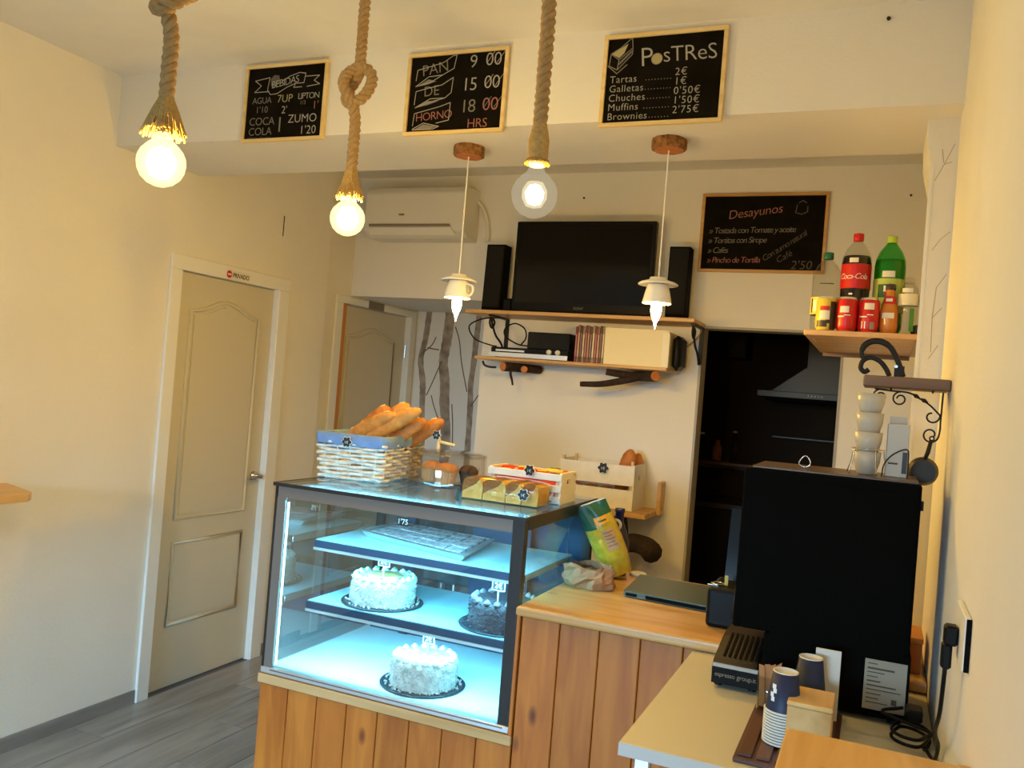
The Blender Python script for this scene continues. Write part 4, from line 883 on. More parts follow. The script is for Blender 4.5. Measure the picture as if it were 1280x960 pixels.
for i in range(12):
    c = tuple(v*.5 for v in cols[i % 8]); x = -1.516+i*.0136; h = .19+.004*((i*5) % 3)
    ordn = ('first', 'second', 'third', 'fourth', 'fifth', 'sixth', 'seventh', 'eighth', 'ninth', 'tenth', 'eleventh', 'twelfth')[i]
    tt = thing('disc_case', '%s spined film case, %s from the receiver box' % (names[i % 8], ordn), 'film case', (x+.006, 4.40, MZ), 'film cases on the lower shelf')
    part('case', mat('dvd_spine', c, .35, noise=.3, nscale=30), tt, boxes((x, x+.0125, 4.335, 4.47, MZ, MZ+h), bev=.0008))
    part('spine_label', mat('dvd_print', tuple(min(1, v*2.2+.1) for v in c), .4), tt, boxes((x+.003, x+.0095, 4.3342, 4.335, MZ+.03, MZ+h-.04)))
t = thing('white_storage_box', 'cream magazine box on the lower shelf beside the film cases', 'storage box', (-1.18, 4.43, MZ))
part('body', mat('cream_card', (.82, .74, .5), .6), t, lambda bm: prism(bm, [(-1.350, MZ), (-1.008, MZ), (-1.008, MZ+.165), (-1.012, MZ+.183), (-1.03, MZ+.190), (-1.352, MZ+.190)], MAT((0, 4.33, 0), (1, 0, 0), (0, 0, 1), (0, 1, 0)), .2))
part('side_edge', mat('pale_card', (.86, .82, .68), .6), t, boxes((-1.045, -1.010, 4.3285, 4.33, MZ+.001, MZ+.175)))
t = thing('black_case', 'rounded black case beside the cream magazine box', 'case', (-1.03, 4.50, MZ+.0))
part('shell', 'black', t, boxes((-1.0, -.955, 4.36, 4.52, MZ-.005, MZ+.17), bev=.02))
part('strap', 'black', t, lambda bm: tube(bm, catmull([(-.975, 4.36, MZ+.16), (-.965, 4.35, MZ+.05), (-.97, 4.36, MZ-.01)], 5), .006, 6), True)
# air conditioner
t = thing('air_conditioner', 'white split air conditioner high on the back wall', 'air conditioner', (-2.6, 4.5, 2.44))
def acb(bm):
    prism(bm, [(4.599, 2.44), (4.46, 2.44), (4.405, 2.475), (4.395, 2.52), (4.40, 2.70), (4.43, 2.74), (4.599, 2.748)], MAT((-2.945, 0, 0), (0, 1, 0), (0, 0, 1), (1, 0, 0)), .675)
    bmesh.ops.bevel(bm, geom=list(bm.edges), offset=.010, segments=2, affect='EDGES', profile=.5)
acm = mat('ac_plastic', (.74, .72, .66), .4)
part('housing', acm, t, acb)
part('air_slot', mat('ac_slot', (.22, .18, .14), .5), t, lambda bm: prism(bm, [(-2.90, 0), (-2.345, 0), (-2.36, .014), (-2.90, .014)], MAT((0, 4.392, 2.500), (1, 0, 0), (0, .05, 1), (0, -1, 0)), .004))
part('flap', acm, t, lambda bm: prism(bm, [(-2.90, 0), (-2.32, 0), (-2.345, .042), (-2.90, .042)], MAT((0, 4.408, 2.452), (1, 0, 0), (0, -.45, 1), (0, -1, -.45)), .004))
part('badge', 'casegrey', t, boxes((-2.70, -2.665, 4.3925, 4.396, 2.565, 2.575)))
part('sensor', 'black', t, boxes((-2.622, -2.608, 4.402, 4.406, 2.458, 2.464)))
part('pipe', acm, t, lambda bm: tube(bm, catmull([(-2.27, 4.56, 2.68), (-2.235, 4.57, 2.64), (-2.205, 4.58, 2.56), (-2.195, 4.585, 2.47), (-2.215, 4.585, 2.45)], 5), .011, 8), True)
# crate shelf
t = thing('bread_shelf', 'wooden wall shelf on a gnarled trunk support behind the counter', 'shelf', (-1.3, YB, .98))
part('board', 'shelfX', t, boxes((-1.75, -1.05, 4.28, YB-.001, .988, 1.012), bev=.003))
part('end_board', 'shelfX', t, boxes((-1.050, -1.030, 4.50, YB-.001, .99, 1.165), bev=.003))
branch('trunk_support', [(-1.27, 4.50, .0), (-1.26, 4.50, .35), (-1.235, 4.48, .65), (-1.24, 4.47, .85), (-1.255, 4.46, .985)], [.075, .06], t, False)
branch('trunk_support', [(-1.24, 4.46, .80), (-1.15, 4.42, .84), (-1.06, 4.36, .845), (-1.0, 4.28, .83)], [.045, .055], t, False)
crate('large white crate with one slot holding bread rolls on the wall shelf', -1.545, -1.135, 4.33, 4.56, 1.0125, 1.245, 2, 1.0, .014)
K['roll'] = mat('bread_roll', (.50, .17, .035), .6, noise=.25, nscale=20)
loaf('bread_roll', 'brown bread roll sticking up at the right of the large crate', (-1.24, 4.45, 1.08), (-1.185, 4.42, 1.325), .042, 'roll', 'rolls in the large crate', 0)
loaf('bread_roll', 'shorter brown roll in the right corner of the large crate', (-1.175, 4.50, 1.06), (-1.168, 4.51, 1.305), .032, 'roll', 'rolls in the large crate', 0)
for i, x in enumerate((-1.50, -1.42, -1.33)): loaf('bread_roll', 'brown roll lying inside the large crate, %s from the left' % ('first', 'second', 'third')[i], (x, 4.36, 1.075), (x+.03, 4.52, 1.075), .038, 'roll', 'rolls in the large crate', 0)
t = thing('glass_bottle', 'dark blue bottle with a round white label behind the yellow bag', 'bottle', (-.845, 3.06, .9505))
part('body', mat('dark_blue_glass', (.01, .012, .07), .1), t, lambda bm: lathe(bm, [(.038, 0), (.042, .01), (.042, .12), (.03, .16), (.016, .19), (.016, .225), (.018, .226), (.018, .24), (0, .24)], (-.845, 3.06, .9505), 24), True)
part('label', 'paper', t, lambda bm: lathe(bm, [(.022, -.001), (.022, .001)], (-.845, 3.020, 1.135), 20, 'Y')); part('label_mark', 'green', t, lambda bm: lathe(bm, [(.012, -.001), (.012, .0005)], (-.845, 3.0185, 1.135), 16, 'Y'))

# ================================================================== WORKTOP ITEMS
WZ = .9505
# yellow bag leaning on the case
bx = Vector((-.815, 2.985, WZ+.016)); upv = Vector((-.100, -.050, .250)); upn = upv.normalized(); rt = Vector((.93, .36, 0)); rt = (rt-upn*rt.dot(upn)).normalized(); nn = rt.cross(upn).normalized()
if nn.y > 0: nn = -nn
t = thing('yellow_bag', 'yellow and green foil bag leaning at the end of the display case', 'bag', tuple(bx))
def bag_pt(u, v, s, puff=1):
    """u -1..1 across, v 0..1 up, s +-1 side"""
    rnd = math.sin(u*7+v*9)*.003+math.sin(v*23+u*5)*.002
    w_ = .058*(1-.10*abs(2*v-1)**3); th = .034*(1-abs(u)**2.6)*min(1, (1-v)*3.2+.06)*(.75+.25*min(1, v*4))*puff
    return bx+upn*(v*.275)+rt*(u*w_+.004*math.sin(v*5))+nn*(s*(th+rnd*(1-abs(u))))
def bagsurf(bm, u0, u1, v0, v1, s, off=0, nu=12, nv=16):
    g = [[bm.verts.new(bag_pt(u0+(u1-u0)*i/nu, v0+(v1-v0)*j/nv, s)+nn*off) for i in range(nu+1)] for j in range(nv+1)]
    for j in range(nv):
        for i in range(nu): bm.faces.new((g[j][i], g[j][i+1], g[j+1][i+1], g[j+1][i]))
def bagbody(bm):
    bagsurf(bm, -1, 1, 0, 1, 1); bagsurf(bm, -1, 1, 0, 1, -1); bmesh.ops.remove_doubles(bm, verts=bm.verts, dist=.0006)
part('foil_body', 'yellow', t, bagbody, True)
part('green_top', 'green', t, lambda bm: bagsurf(bm, -1, 1, .80, 1, 1, .0012), True)
part('green_corner', 'green', t, lambda bm: bagsurf(bm, -1, -.25, .66, .80, 1, .0012, 6, 6), True)
part('pale_edge', 'paper', t, lambda bm: bagsurf(bm, -1, 1, .985, 1.0, 1, .002, 12, 1), True)
part('text_panel', mat('brown_print', (.50, .30, .14), .5), t, lambda bm: bagsurf(bm, -.1, .65, .34, .62, 1, .0012, 8, 6), True)
for j in range(5): part('text_line', mat('print_red', (.35, .13, .08), .5), t, lambda bm, j=j: bagsurf(bm, -.02, .58-.1*(j % 2), .575-j*.045, .592-j*.045, 1, .0022, 8, 1), True)
part('title_bar', mat('orange_print', (.75, .33, .02), .4), t, lambda bm: bagsurf(bm, -.2, .62, .70, .80, 1, .0016, 8, 3), True)
part('title_print', 'green', t, lambda bm: bagsurf(bm, -.02, .5, .735, .755, 1, .0026, 8, 1), True)
part('silver_bottom', 'foil', t, lambda bm: bagsurf(bm, -.9, -.3, .02, .12, 1, .0012, 5, 4), True)
# crumpled paper bag with film window
def pbag(bm, z0, z1, flare, cx=-.858, cy=2.79, rx=.075, ry=.055, seed=9):
    rnd = random.Random(seed); n = 22; rings = []
    for i in range(7):
        f = i/6; k_ = 1+.25*math.sin(PI*f)-.15*f+flare*max(0, f-.6)
        rings.append([bm.verts.new((cx+rx*k_*(1+rnd.uniform(-.14, .14))*math.cos(2*PI*k/n), cy+ry*k_*(1+rnd.uniform(-.14, .14))*math.sin(2*PI*k/n), z0+(z1-z0)*f+rnd.uniform(-.006, .006)*(f > 0))) for k in range(n)])
    for a, b in zip(rings, rings[1:]):
        for k in range(n): bm.faces.new((a[k], a[(k+1) % n], b[(k+1) % n], b[k]))
    bm.faces.new(rings[0][::-1])
t = thing('paper_bag', 'crumpled brown paper bag open beside the yellow bag', 'paper bag', (-.868, 2.79, WZ))
part('paper', mat('kraft_paper', (.38, .20, .095), .8, bump=.5, bscale=40), t, lambda bm: pbag(bm, WZ+.001, WZ+.075, .5))
part('film_window', thin_glass('crinkled_film', (.85, .88, .9), ior=1.5, rough=.15), t, lambda bm: pbag(bm, WZ+.002, WZ+.085, .4, -.890, 2.785, .034, .045, 12))
# closed laptop
lp = [Vector((-.722, 2.735, WZ)), Vector((-.385, 2.71, WZ)), Vector((-.405, 3.015, WZ)), Vector((-.745, 3.03, WZ))]
t = thing('laptop', 'closed grey green laptop lying on the worktop', 'laptop', (-.56, 2.87, WZ))
def slab(bm, z0, z1, ins=0):
    c = sum(lp, Vector())/4; P = [p.lerp(c, ins) for p in lp]
    prism(bm, [(p.x, p.y) for p in P], MAT((0, 0, z0), (1, 0, 0), (0, 1, 0), (0, 0, 1)), z1-z0)
K['lap'] = mat('laptop_grey', (.095, .115, .095), .4, .3)
part('base', 'lap', t, lambda bm: slab(bm, WZ+.003, WZ+.012)); part('lid', 'lap', t, lambda bm: slab(bm, WZ+.0125, WZ+.020, .004)); part('feet', 'black', t, lambda bm: slab(bm, WZ, WZ+.003, .12))
d_ = (lp[1]-lp[0]).normalized(); n_ = Vector((d_.y, -d_.x, 0))
part('hinge_bar', 'blackm', t, lambda bm: prism(bm, [(.075, .005), (.27, .005), (.27, .016), (.075, .016)], MAT(lp[0]+n_*.0005, d_, (0, 0, 1), n_), .002))
part('vent', 'blackm', t, lambda bm: prism(bm, [(.008, .006), (.045, .006), (.045, .015), (.008, .015)], MAT(lp[0]+n_*.0005, d_, (0, 0, 1), n_), .002))
# till at the end of the worktop
t = thing('card_till', 'black till block on the worktop beside the coffee machine', 'till', (-.34, 2.62, WZ))
part('body', 'black', t, lambda bm: box(bm, -.425, -.235, 2.545, 2.74, WZ, WZ+.115, bev=.012, seg=2))
part('screen', 'blackg', t, lambda bm: prism(bm, [(-.09, 0), (.09, 0), (.09, .22), (-.09, .22)], MAT((-.31, 2.70, WZ+.11), (1, 0, 0), (0, .2, .98), (0, -.98, .2)), .012))
part('stylus', 'casemetal', t, lambda bm: tube(bm, [(-.348, 2.54, WZ+.035), (-.340, 2.54, WZ+.14)], .005, 8), True)
t = thing('key_ring', 'small ring of keys with a yellow tag on the black till', 'keys', (-.405, 2.60, WZ+.1155))
part('ring', 'chrome', t, lambda bm: tube(bm, [(-.405+.018*math.cos(a), 2.60+.018*math.sin(a), WZ+.118) for a in [2*PI*k/20 for k in range(20)]], .002, 6, closed=True), True)
part('tag', 'yellow', t, boxes((-.385, -.375, 2.595, 2.60, WZ+.1165, WZ+.145))); part('key', 'chrome', t, boxes((-.43, -.40, 2.575, 2.583, WZ+.1157, WZ+.118)))
single('paper_lid', 'paper', lambda bm: lathe(bm, [(.03, 0), (.032, .004), (.03, .010), (.024, .012), (0, .012)], (-.77, 3.10, WZ), 24), 'small white lid on the back edge of the worktop', 'saucer', smooth=True)  # a small white paper lid, modelled as a low disc
# ================================================================== WHITE SIDE TABLE AND COFFEE CORNER
T = .9178
K['laminate'] = mat('cream_laminate', (.60, .54, .38), .45); K['lamedge'] = mat('laminate_edge', (.55, .48, .42), .5)
t = thing('side_table', 'cream laminate side table against the counter front', 'table', (-.13, 2.04, 0))
part('table_top', 'laminate', t, boxes((-.425, XR-.002, 1.665, 2.417, T-.026, T), bev=.001)); part('front_edge', 'lamedge', t, boxes((-.425, XR-.002, 1.6635, 1.665, T-.0255, T-.001)))
for x, y in ((-.40, 1.70), (.11, 1.70), (-.40, 2.38), (.11, 2.38)): part('leg', 'alu', t, boxes((x, x+.03, y, y+.03, 0, T-.027), bev=.002))
# coffee machine
t = thing('coffee_machine', 'big black coffee machine seen from behind on the side table', 'coffee machine', (-.09, 2.2, T))
K['mach'] = mat('machine_black', (.002, .0019, .0015), .8, spec=.06)
part('base_body', 'mach', t, boxes((-.212, .100, 2.10, 2.37, T+.012, 1.075), bev=.003))
part('upper_body', 'mach', t, boxes((-.286, .096, 2.10, 2.37, 1.0755, 1.452), bev=.004))
part('back_panel', 'mach', t, boxes((-.20, .085, 2.0975, 2.0995, T+.03, 1.43)))
part('cup_warmer', mat('warmer_brown', (.10, .055, .03), .3, .3), t, boxes((-.27, .09, 2.115, 2.355, 1.4525, 1.457), bev=.001))
for x in (-.19, .075): part('foot', 'black', t, lambda bm, x=x: (lathe(bm, [(.014, 0), (.014, .012)], (x, 2.13, T), 12)))
for x in (-.19, .075): part('foot', 'black', t, lambda bm, x=x: (lathe(bm, [(.014, 0), (.014, .012)], (x, 2.34, T), 12)))
part('side_hook', 'black', t, boxes((.096, .102, 2.12, 2.15, 1.395, 1.415)))
lb = part('rating_label', 'label', t, boxes((.008, .094, 2.0955, 2.0972, .948, 1.058))); 
for j, (a, b, h) in enumerate(((.0, .02, .002), (.0, .055, .004), (.0, .035, .002), (.0, .022, .002), (0, .028, .003), (0, .06, .003), (0, .07, .002), (0, .03, .002), (0, .026, .002), (0, .045, .002))):
    z = 1.050-j*.0095; part('print_line', 'labelink', lb, boxes((.014+a, .014+b, 2.0949, 2.0955, z-h, z)))
part('print_mark', 'labelink', lb, boxes((.066, .077, 2.0949, 2.0955, .965, .977)))
# slotted drip tray / pod unit in front of machine
t = thing('drip_tray', 'low black slotted drip tray with pale lettering left of the machine', 'drip tray', (-.27, 2.2, T))
M = MAT((-.327, 0, T), (0, 1, 0), (0, 0, 1), (1, 0, 0))
part('body', 'black', t, lambda bm: prism(bm, [(2.115, .012), (2.112, .055), (2.135, .066), (2.26, .092), (2.38, .098), (2.40, .012)], M, .112))
part('sloped_cover', mat('brown_black_cover', (.035, .025, .018), .35), t, lambda bm: prism(bm, [(2.114, .056), (2.135, .067), (2.26, .093), (2.36, .099), (2.36, .0985), (2.26, .0925)], M @ Matrix.Translation((0, .0006, .002)), .100))
part('silver_strip', mat('dull_silver', (.35, .31, .26), .4, .6), t, boxes((-.326, -.219, 2.1085, 2.1125, T+.052, T+.062), bev=.001))
for i in range(8):
    x = -.308+i*.0125; part('slot', 'blackm', t, lambda bm, x=x: prism(bm, [(0, 0), (.0055, 0), (.0055, .13), (0, .13)], MAT((x, 2.145, T+.0712), (1, 0, 0), (0, .98, .205), (0, -.205, .98)), .0012))
part('lettering', 'label', t, lambda bm: (text(bm, 'espresso', .015, front((-.320, 2.1138-.0015, T+.030)), spacing=.9), text(bm, 'group.it', .016, front((-.268, 2.1138-.0015, T+.030)), spacing=.9)))
for x in (-.315, -.235): part('foot', 'black', t, lambda bm, x=x: lathe(bm, [(.01, 0), (.01, .012)], (x, 2.15, T), 10))
# grooved brown tray
t = thing('wooden_tray', 'dark brown grooved wooden tray under the cups', 'tray', (-.12, 1.86, T))
part('board', 'trayw', t, boxes((-.212, -.03, 1.70, 2.085, T+.0005, T+.010), bev=.002))
for i in range(5): part('slat', 'trayw', t, boxes((-.205+i*.0345, -.205+i*.0345+.026, 1.712, 2.08, T+.0103, T+.0155), bev=.001))
TT = T+.016
# paper cup stacks: inverted, each cup a thing
K['navy'] = mat('navy_cup', (.012, .02, .055), .5); K['cupwhite'] = mat('cup_rim_white', (.72, .68, .58), .5)
def cup_proto(x, y, z, label, group, logo):
    tt = thing('paper_cup', label, 'paper cup', (x, y, z), group)
    part('cup_wall', 'navy', tt, lambda bm: lathe(bm, [(.0345, .004), (.0245, .078), (.0235, .078), (.033, .004)], (x, y, z), 28, close=False), True)
    part('rim', 'cupwhite', tt, lambda bm: tube(bm, [(x+.0350*math.cos(a), y+.0350*math.sin(a), z+.0026) for a in [2*PI*k/28 for k in range(28)]], .0024, 6, closed=True), True)
    part('cup_base', 'cupwhite', tt, lambda bm: lathe(bm, [(.0245, .0775), (.0245, .080), (.022, .080), (.022, .076), (0, .076)], (x, y, z), 28, close=False), True)
    if logo:
        for zz, a0, a1 in ((.052, -.10, .22), (.044, .02, .30), (.036, -.16, .12), (.028, -.04, .22)):
            part('logo', 'white2', tt, lambda bm, zz=zz, a0=a0, a1=a1: band(bm, x, y, .0345-.01*(zz-.004)/.074+.0008, z+zz-.0045, z+zz+.0045, -2.3+a0, -2.3+a1, 6))
    return tt
ORD = ['bottom', 'second', 'third', 'fourth', 'fifth', 'sixth', 'seventh', 'eighth', 'ninth', 'tenth', 'eleventh', 'topmost']
for (sx, sy, n, nm) in ((-.136, 1.815, 12, 'front'), (-.098, 1.955, 12, 'back')):
    p0 = cup_proto(sx, sy, TT, 'navy paper cup turned upside down, bottom of the %s stack' % nm, 'navy paper cups in the %s stack' % nm, False)
    for i in range(1, n-1):
        c = copy_tree(p0); c.location = Vector((sx, sy, TT+i*.0056)); c['label'] = 'navy paper cup with white rim, %s from below in the %s stack' % (ORD[i], nm)
    cup_proto(sx, sy, TT+(n-1)*.0056, 'navy paper cup on top of the %s stack' % nm, 'navy paper cups in the %s stack' % nm, nm == 'front')
# small pine block box (its printed square code is left out)
t = thing('pine_box', 'small pine block box in front of the coffee machine', 'box', (-.083, 1.80, TT))
part('body', 'pineY', t, boxes((-.125, -.043, 1.765, 1.872, TT, 1.0245), bev=.002)); part('lid', 'pineY', t, boxes((-.126, -.042, 1.763, 1.874, 1.025, 1.034), bev=.002))
# napkins
t = thing('napkin_stack', 'folded pale napkins standing behind the cup stacks', 'napkins', (-.066, 2.02, TT))
for k in range(4): part('napkin', 'cupwhite', t, boxes((-.092+.0005*k, -.040-.001*k, 2.005+k*.007, 2.0105+k*.007, TT, TT+.15-.004*k), bev=.001))
t = thing('sugar_glass', 'small glass of brown sugar sachets left of the cup stacks', 'glass', (-.182, 1.99, TT))
part('glass', 'pet', t, lambda bm: lathe(bm, [(.018, 0), (.024, .002), (.027, .075), (.0255, .075), (.022, .005), (0, .004)], (-.182, 1.99, TT), 24, close=False), True)
for k in range(4): part('sachet', mat('brown_sachet', (.45, .18, .05), .6), t, lambda bm, k=k: prism(bm, [(-.006, 0), (.006, 0), (.006, .088+.004*k), (-.006, .09)], MAT((-.193+.007*k, 1.983+.005*(k % 2), TT+.008), (1, 0, 0), (.05*(k-1.5), .0, 1), (0, -1, 0)), .003))
# power lead, plug and socket
t = thing('wall_socket', 'cream wall socket on the right wall', 'socket', (XR, 1.60, 1.21))
part('plate', 'casing', t, boxes((XR-.010, XR-.0005, 1.535, 1.69, 1.205, 1.29), bev=.002)); part('shadow_gap', 'blackm', t, boxes((XR-.008, XR-.0005, 1.5325, 1.5345, 1.206, 1.289)))
t = thing('power_cord', 'black power cord plugged in the wall and coiled by the machine', 'cord', (.12, 2.0, T))
part('plug', 'black', t, lambda bm: (box(bm, XR-.032, XR-.0105, 1.61, 1.64, 1.225, 1.258, bev=.004), box(bm, XR-.034, XR-.018, 1.613, 1.637, 1.185, 1.228, bev=.004)))
cc = Vector((.106, 2.02, 0))
cord = [(XR-.026, 1.625, 1.19), (XR-.026, 1.66, 1.10), (XR-.025, 1.74, 1.04), (XR-.012, 1.82, .99), (XR-.012, 1.90, .935), (.13, 1.98, T+.012)]
coil = [(cc.x+.036*math.cos(a)+.004*math.sin(3*a), cc.y+.068*math.sin(a), T+.006+.0022*a) for a in [-.6+2*PI*k/14 for k in range(30)]]
part('cable', 'black', t, lambda bm: tube(bm, catmull(cord+coil+[(.05, 2.06, T+.04), (.09, 2.085, T+.05)], 5), .0036, 8), True)
part('appliance_plug', 'black', t, boxes((.095, .128, 2.04, 2.092, T+.036, T+.062), bev=.004))
t = thing('orange_box', 'small orange brown box behind the coffee machine', 'box', (.12, 2.5, WZ))
part('body', mat('orange_card', (.45, .15, .03), .6), t, boxes((.075, .140, 2.45, 2.60, WZ, WZ+.075), bev=.002)); part('lid', mat('orange_card2', (.55, .22, .06), .6), t, boxes((.073, .142, 2.448, 2.602, WZ+.0755, WZ+.09), bev=.002))
# bar shelves on both side walls
t = thing('bar_shelf', 'pine bar shelf on the right wall close to the viewer', 'shelf', (.02, 1.2, 1.03))
part('board', 'pineY', t, boxes((-.108, XR-.001, .75, 1.545, 1.028, 1.058), bev=.003)); part('back_strip', 'pineY', t, boxes((XR-.020, XR-.001, .75, 1.40, 1.0585, 1.11), bev=.003))
for y in (.85, 1.42): part('support', 'pineY', t, boxes((-.02, XR-.001, y, y+.03, .93, 1.0275), bev=.003))
def lsh(bm): prism(bm, [(XL+.001, .8), (-2.80, .8), (-2.80, 2.19), (-2.84, 2.235), (XL+.001, 2.31)], MAT((0, 0, 1.045), (1, 0, 0), (0, 1, 0), (0, 0, 1)), .028)
t = thing('bar_shelf', 'pine bar shelf on the left wall, its tip at the picture edge', 'shelf', (-2.95, 1.5, 1.03))
part('board', 'pineY', t, lsh)
for y in (1.0, 1.8): part('support', 'pineY', t, boxes((XL+.001, -2.88, y, y+.03, .94, 1.0445), bev=.003))

# ================================================================== DRINKS SHELF
t = thing('drinks_shelf', 'wooden shelf holding soft drinks beside the column', 'shelf', (-.08, 3.4, 1.85))
part('board', 'shelfX', t, boxes((-.255, .0905, 3.03, 3.86, 1.852, 1.870), bev=.002), ); part('metal_edge', 'alu', t, boxes((-.235, -.232, 3.15, 3.70, 1.8495, 1.8517)))
part('rear_batten', 'darkwood', t, boxes((-.24, .0905, 3.82, 3.84, 1.835, 1.8515)))
part('batten', 'shelfX', t, boxes((.0905, XR-.001, 3.175, 3.86, 1.852, 1.870)))
SZ = 1.8705
def bottle(name, label, x, y, prof, body, cap, capprof, extra=()):
    tt = thing(name, label, 'bottle', (x, y, SZ), 'drinks on the wall shelf')
    part('body', body, tt, lambda bm: lathe(bm, prof, (x, y, SZ), 32, close=False), True)
    part('cap', cap, tt, lambda bm: lathe(bm, capprof, (x, y, SZ), 20), True)
    for nm, m, pr in extra: part(nm, m, tt, lambda bm, pr=pr: lathe(bm, pr, (x, y, SZ), 32, close=(nm == 'liquid')), True)
    return tt
def wrap(x, y, r, z):
    def f(v): a = -PI/2-.18+v.x/r; return Vector((x+r*math.cos(a), y+r*math.sin(a), z+v.y))
    return f
FA = -PI/2-.12
PET = [(.030, 0), (.040, .006), (.047, .03), (.048, .06), (.046, .10), (.048, .15), (.0485, .245), (.046, .268), (.036, .295), (.022, .316), (.0145, .326), (.0145, .338)]
K['cola'] = mat('cola_liquid', (.012, .004, .002), .08, spec=.5)
x, y = -.112, 3.19
t = bottle('cola_bottle', 'tall cola bottle with red label and red cap, tallest in the middle', x, y, PET, 'pet', 'red', [(.016, .326), (.017, .328), (.017, .350), (.015, .352)], [('liquid', 'cola', [(.028, .002), (.0465, .03), (.0475, .06), (.0455, .10), (.0475, .15), (.048, .245), (.0455, .266), (.043, .272), (0, .272)])])
part('label', 'red', t, lambda bm: lathe(bm, [(.0492, .158), (.0492, .242)], (x, y, SZ), 32, close=False), True)
part('lettering', 'white2', t, lambda bm: text(bm, 'Coca-Cola', .027, None, wrap(x, y, .0498, SZ+.190), align='CENTER', shear=.25, spacing=.86))
part('price_sticker', 'paper', t, lambda bm: band(bm, x, y, .0492, SZ+.246, SZ+.262, FA-.35, FA+.25))
part('highlight_print', 'white2', t, lambda bm: band(bm, x, y, .0494, SZ+.135, SZ+.141, FA-.25, FA+.0))
x, y = -.005, 3.20
t = bottle('green_bottle', 'tall green soda bottle with lime cap', x, y, [(r*1.03, z*.985) for r, z in PET], 'petgreen', mat('lime_cap', (.45, .62, .06), .4), [(.016, .322), (.017, .324), (.017, .343), (.015, .345)], [('liquid', mat('green_liquid', (.03, .30, .045), .1), [(.028, .002), (.0475, .03), (.0485, .06), (.0465, .10), (.0485, .15), (.049, .238), (.0455, .262), (0, .262)])])
part('label', 'lime', t, lambda bm: lathe(bm, [(.0506, .08), (.0506, .195)], (x, y, SZ), 32, close=False), True)
part('label_shape', 'green', t, lambda bm: band(bm, x, y, .0512, SZ+.13, SZ+.175, FA-.6, FA+.4)); part('label_mark', 'white2', t, lambda bm: band(bm, x, y, .0516, SZ+.150, SZ+.170, FA-.2, FA+.1)); part('label_dot', 'red', t, lambda bm: band(bm, x, y, .0518, SZ+.138, SZ+.150, FA-.15, FA+.15))
part('price_sticker', 'paper', t, lambda bm: band(bm, x, y, .0510, SZ+.199, SZ+.220, FA-.35, FA+.45))
x, y = -.205, 3.19
t = bottle('tea_bottle', 'clear tea bottle with dark green cap and yellow label, leftmost', x, y, [(r*.99, z*.80) for r, z in PET], 'pet', mat('dark_green_cap', (.01, .12, .06), .4), [(.016, .262), (.017, .264), (.017, .283), (.015, .285)])
part('label', mat('yellow_label', (.75, .58, .08), .5), t, lambda bm: lathe(bm, [(.0488, .065), (.0488, .125)], (x, y, SZ), 32, close=False), True)
part('label_print', 'candyblk', t, lambda bm: (band(bm, x, y, .0494, SZ+.07, SZ+.12, FA-.95, FA-.80, 3), band(bm, x, y, .0494, SZ+.112, SZ+.118, FA-.1, FA+.6))); part('label_panel', 'paper', t, lambda bm: band(bm, x, y, .0492, SZ+.075, SZ+.115, FA-.75, FA-.15))
part('neck_ring', 'candyblk', t, lambda bm: band(bm, x, y, .0485, SZ+.170, SZ+.173, FA-.3, FA+.7))
CAN = [(.024, 0), (.027, .003), (.032, .012), (.033, .02), (.033, .100), (.030, .108), (.026, .113), (.0265, .115), (.0245, .115), (.0235, .111), (0, .111)]
def can(label, x, y, m, extra):
    tt = thing('drink_can', label, 'can', (x, y, SZ), 'drink cans on the wall shelf')
    part('wall', m, tt, lambda bm: lathe(bm, CAN[1:6], (x, y, SZ), 28, close=False), True); part('lid', 'alu', tt, lambda bm: lathe(bm, CAN[5:], (x, y, SZ), 28, close=False), True)
    part('base', 'alu', tt, lambda bm: lathe(bm, [(0, .004), (.024, 0), (.027, .003)], (x, y, SZ), 28, close=False), True)
    for nm, mm, z0, z1, a0, a1 in extra: part(nm, mm, tt, lambda bm: band(bm, x, y, .0334, SZ+z0, SZ+z1, FA+a0, FA+a1))
    part('tab', 'alu', tt, boxes((x-.006, x+.006, y-.012, y+.008, SZ+.1115, SZ+.1135)))
    return tt
can('yellow and black iced tea can, leftmost of the three cans', -.192, 3.075, mat('yellow_can', (.72, .52, .06), .3), [('dark_side', 'candyblk', .004, .098, .55, 1.3), ('logo_band', 'red', .068, .082, -.45, .5), ('panel', 'paper', .038, .066, -.5, .5), ('swoosh', 'candyblk', .012, .034, -.8, .3), ('swoosh', 'candyblk', .024, .036, .2, .6)])
can('red cola can with white sticker, middle of the three cans', -.127, 3.07, 'red', [('price_sticker', 'paper', .062, .083, -.55, .35), ('wave', 'white2', .047, .051, -.8, -.1), ('wave', 'white2', .052, .055, -.1, .5)])
can('red cola can with white sticker, rightmost of the three cans', -.060, 3.075, 'red', [('price_sticker', 'paper', .075, .096, -.3, .65), ('wave', 'white2', .049, .053, -.8, 0), ('wave', 'white2', .056, .059, 0, .6), ('print', 'white2', .012, .036, -.5, -.4), ('print', 'white2', .012, .036, -.2, -.1), ('code_block', 'label', .010, .034, .3, .75)])
x, y = .002, 3.085
t = bottle('juice_bottle', 'small orange juice bottle in front of the green bottle', x, y, [(.020, 0), (.026, .005), (.028, .03), (.0265, .06), (.028, .075), (.022, .10), (.0155, .125), (.0135, .145)], mat('orange_juice', (.60, .20, .03), .15, coat=.3), mat('juice_cap', (.04, .03, .025), .4), [(.015, .145), (.016, .147), (.016, .163), (.013, .165)])
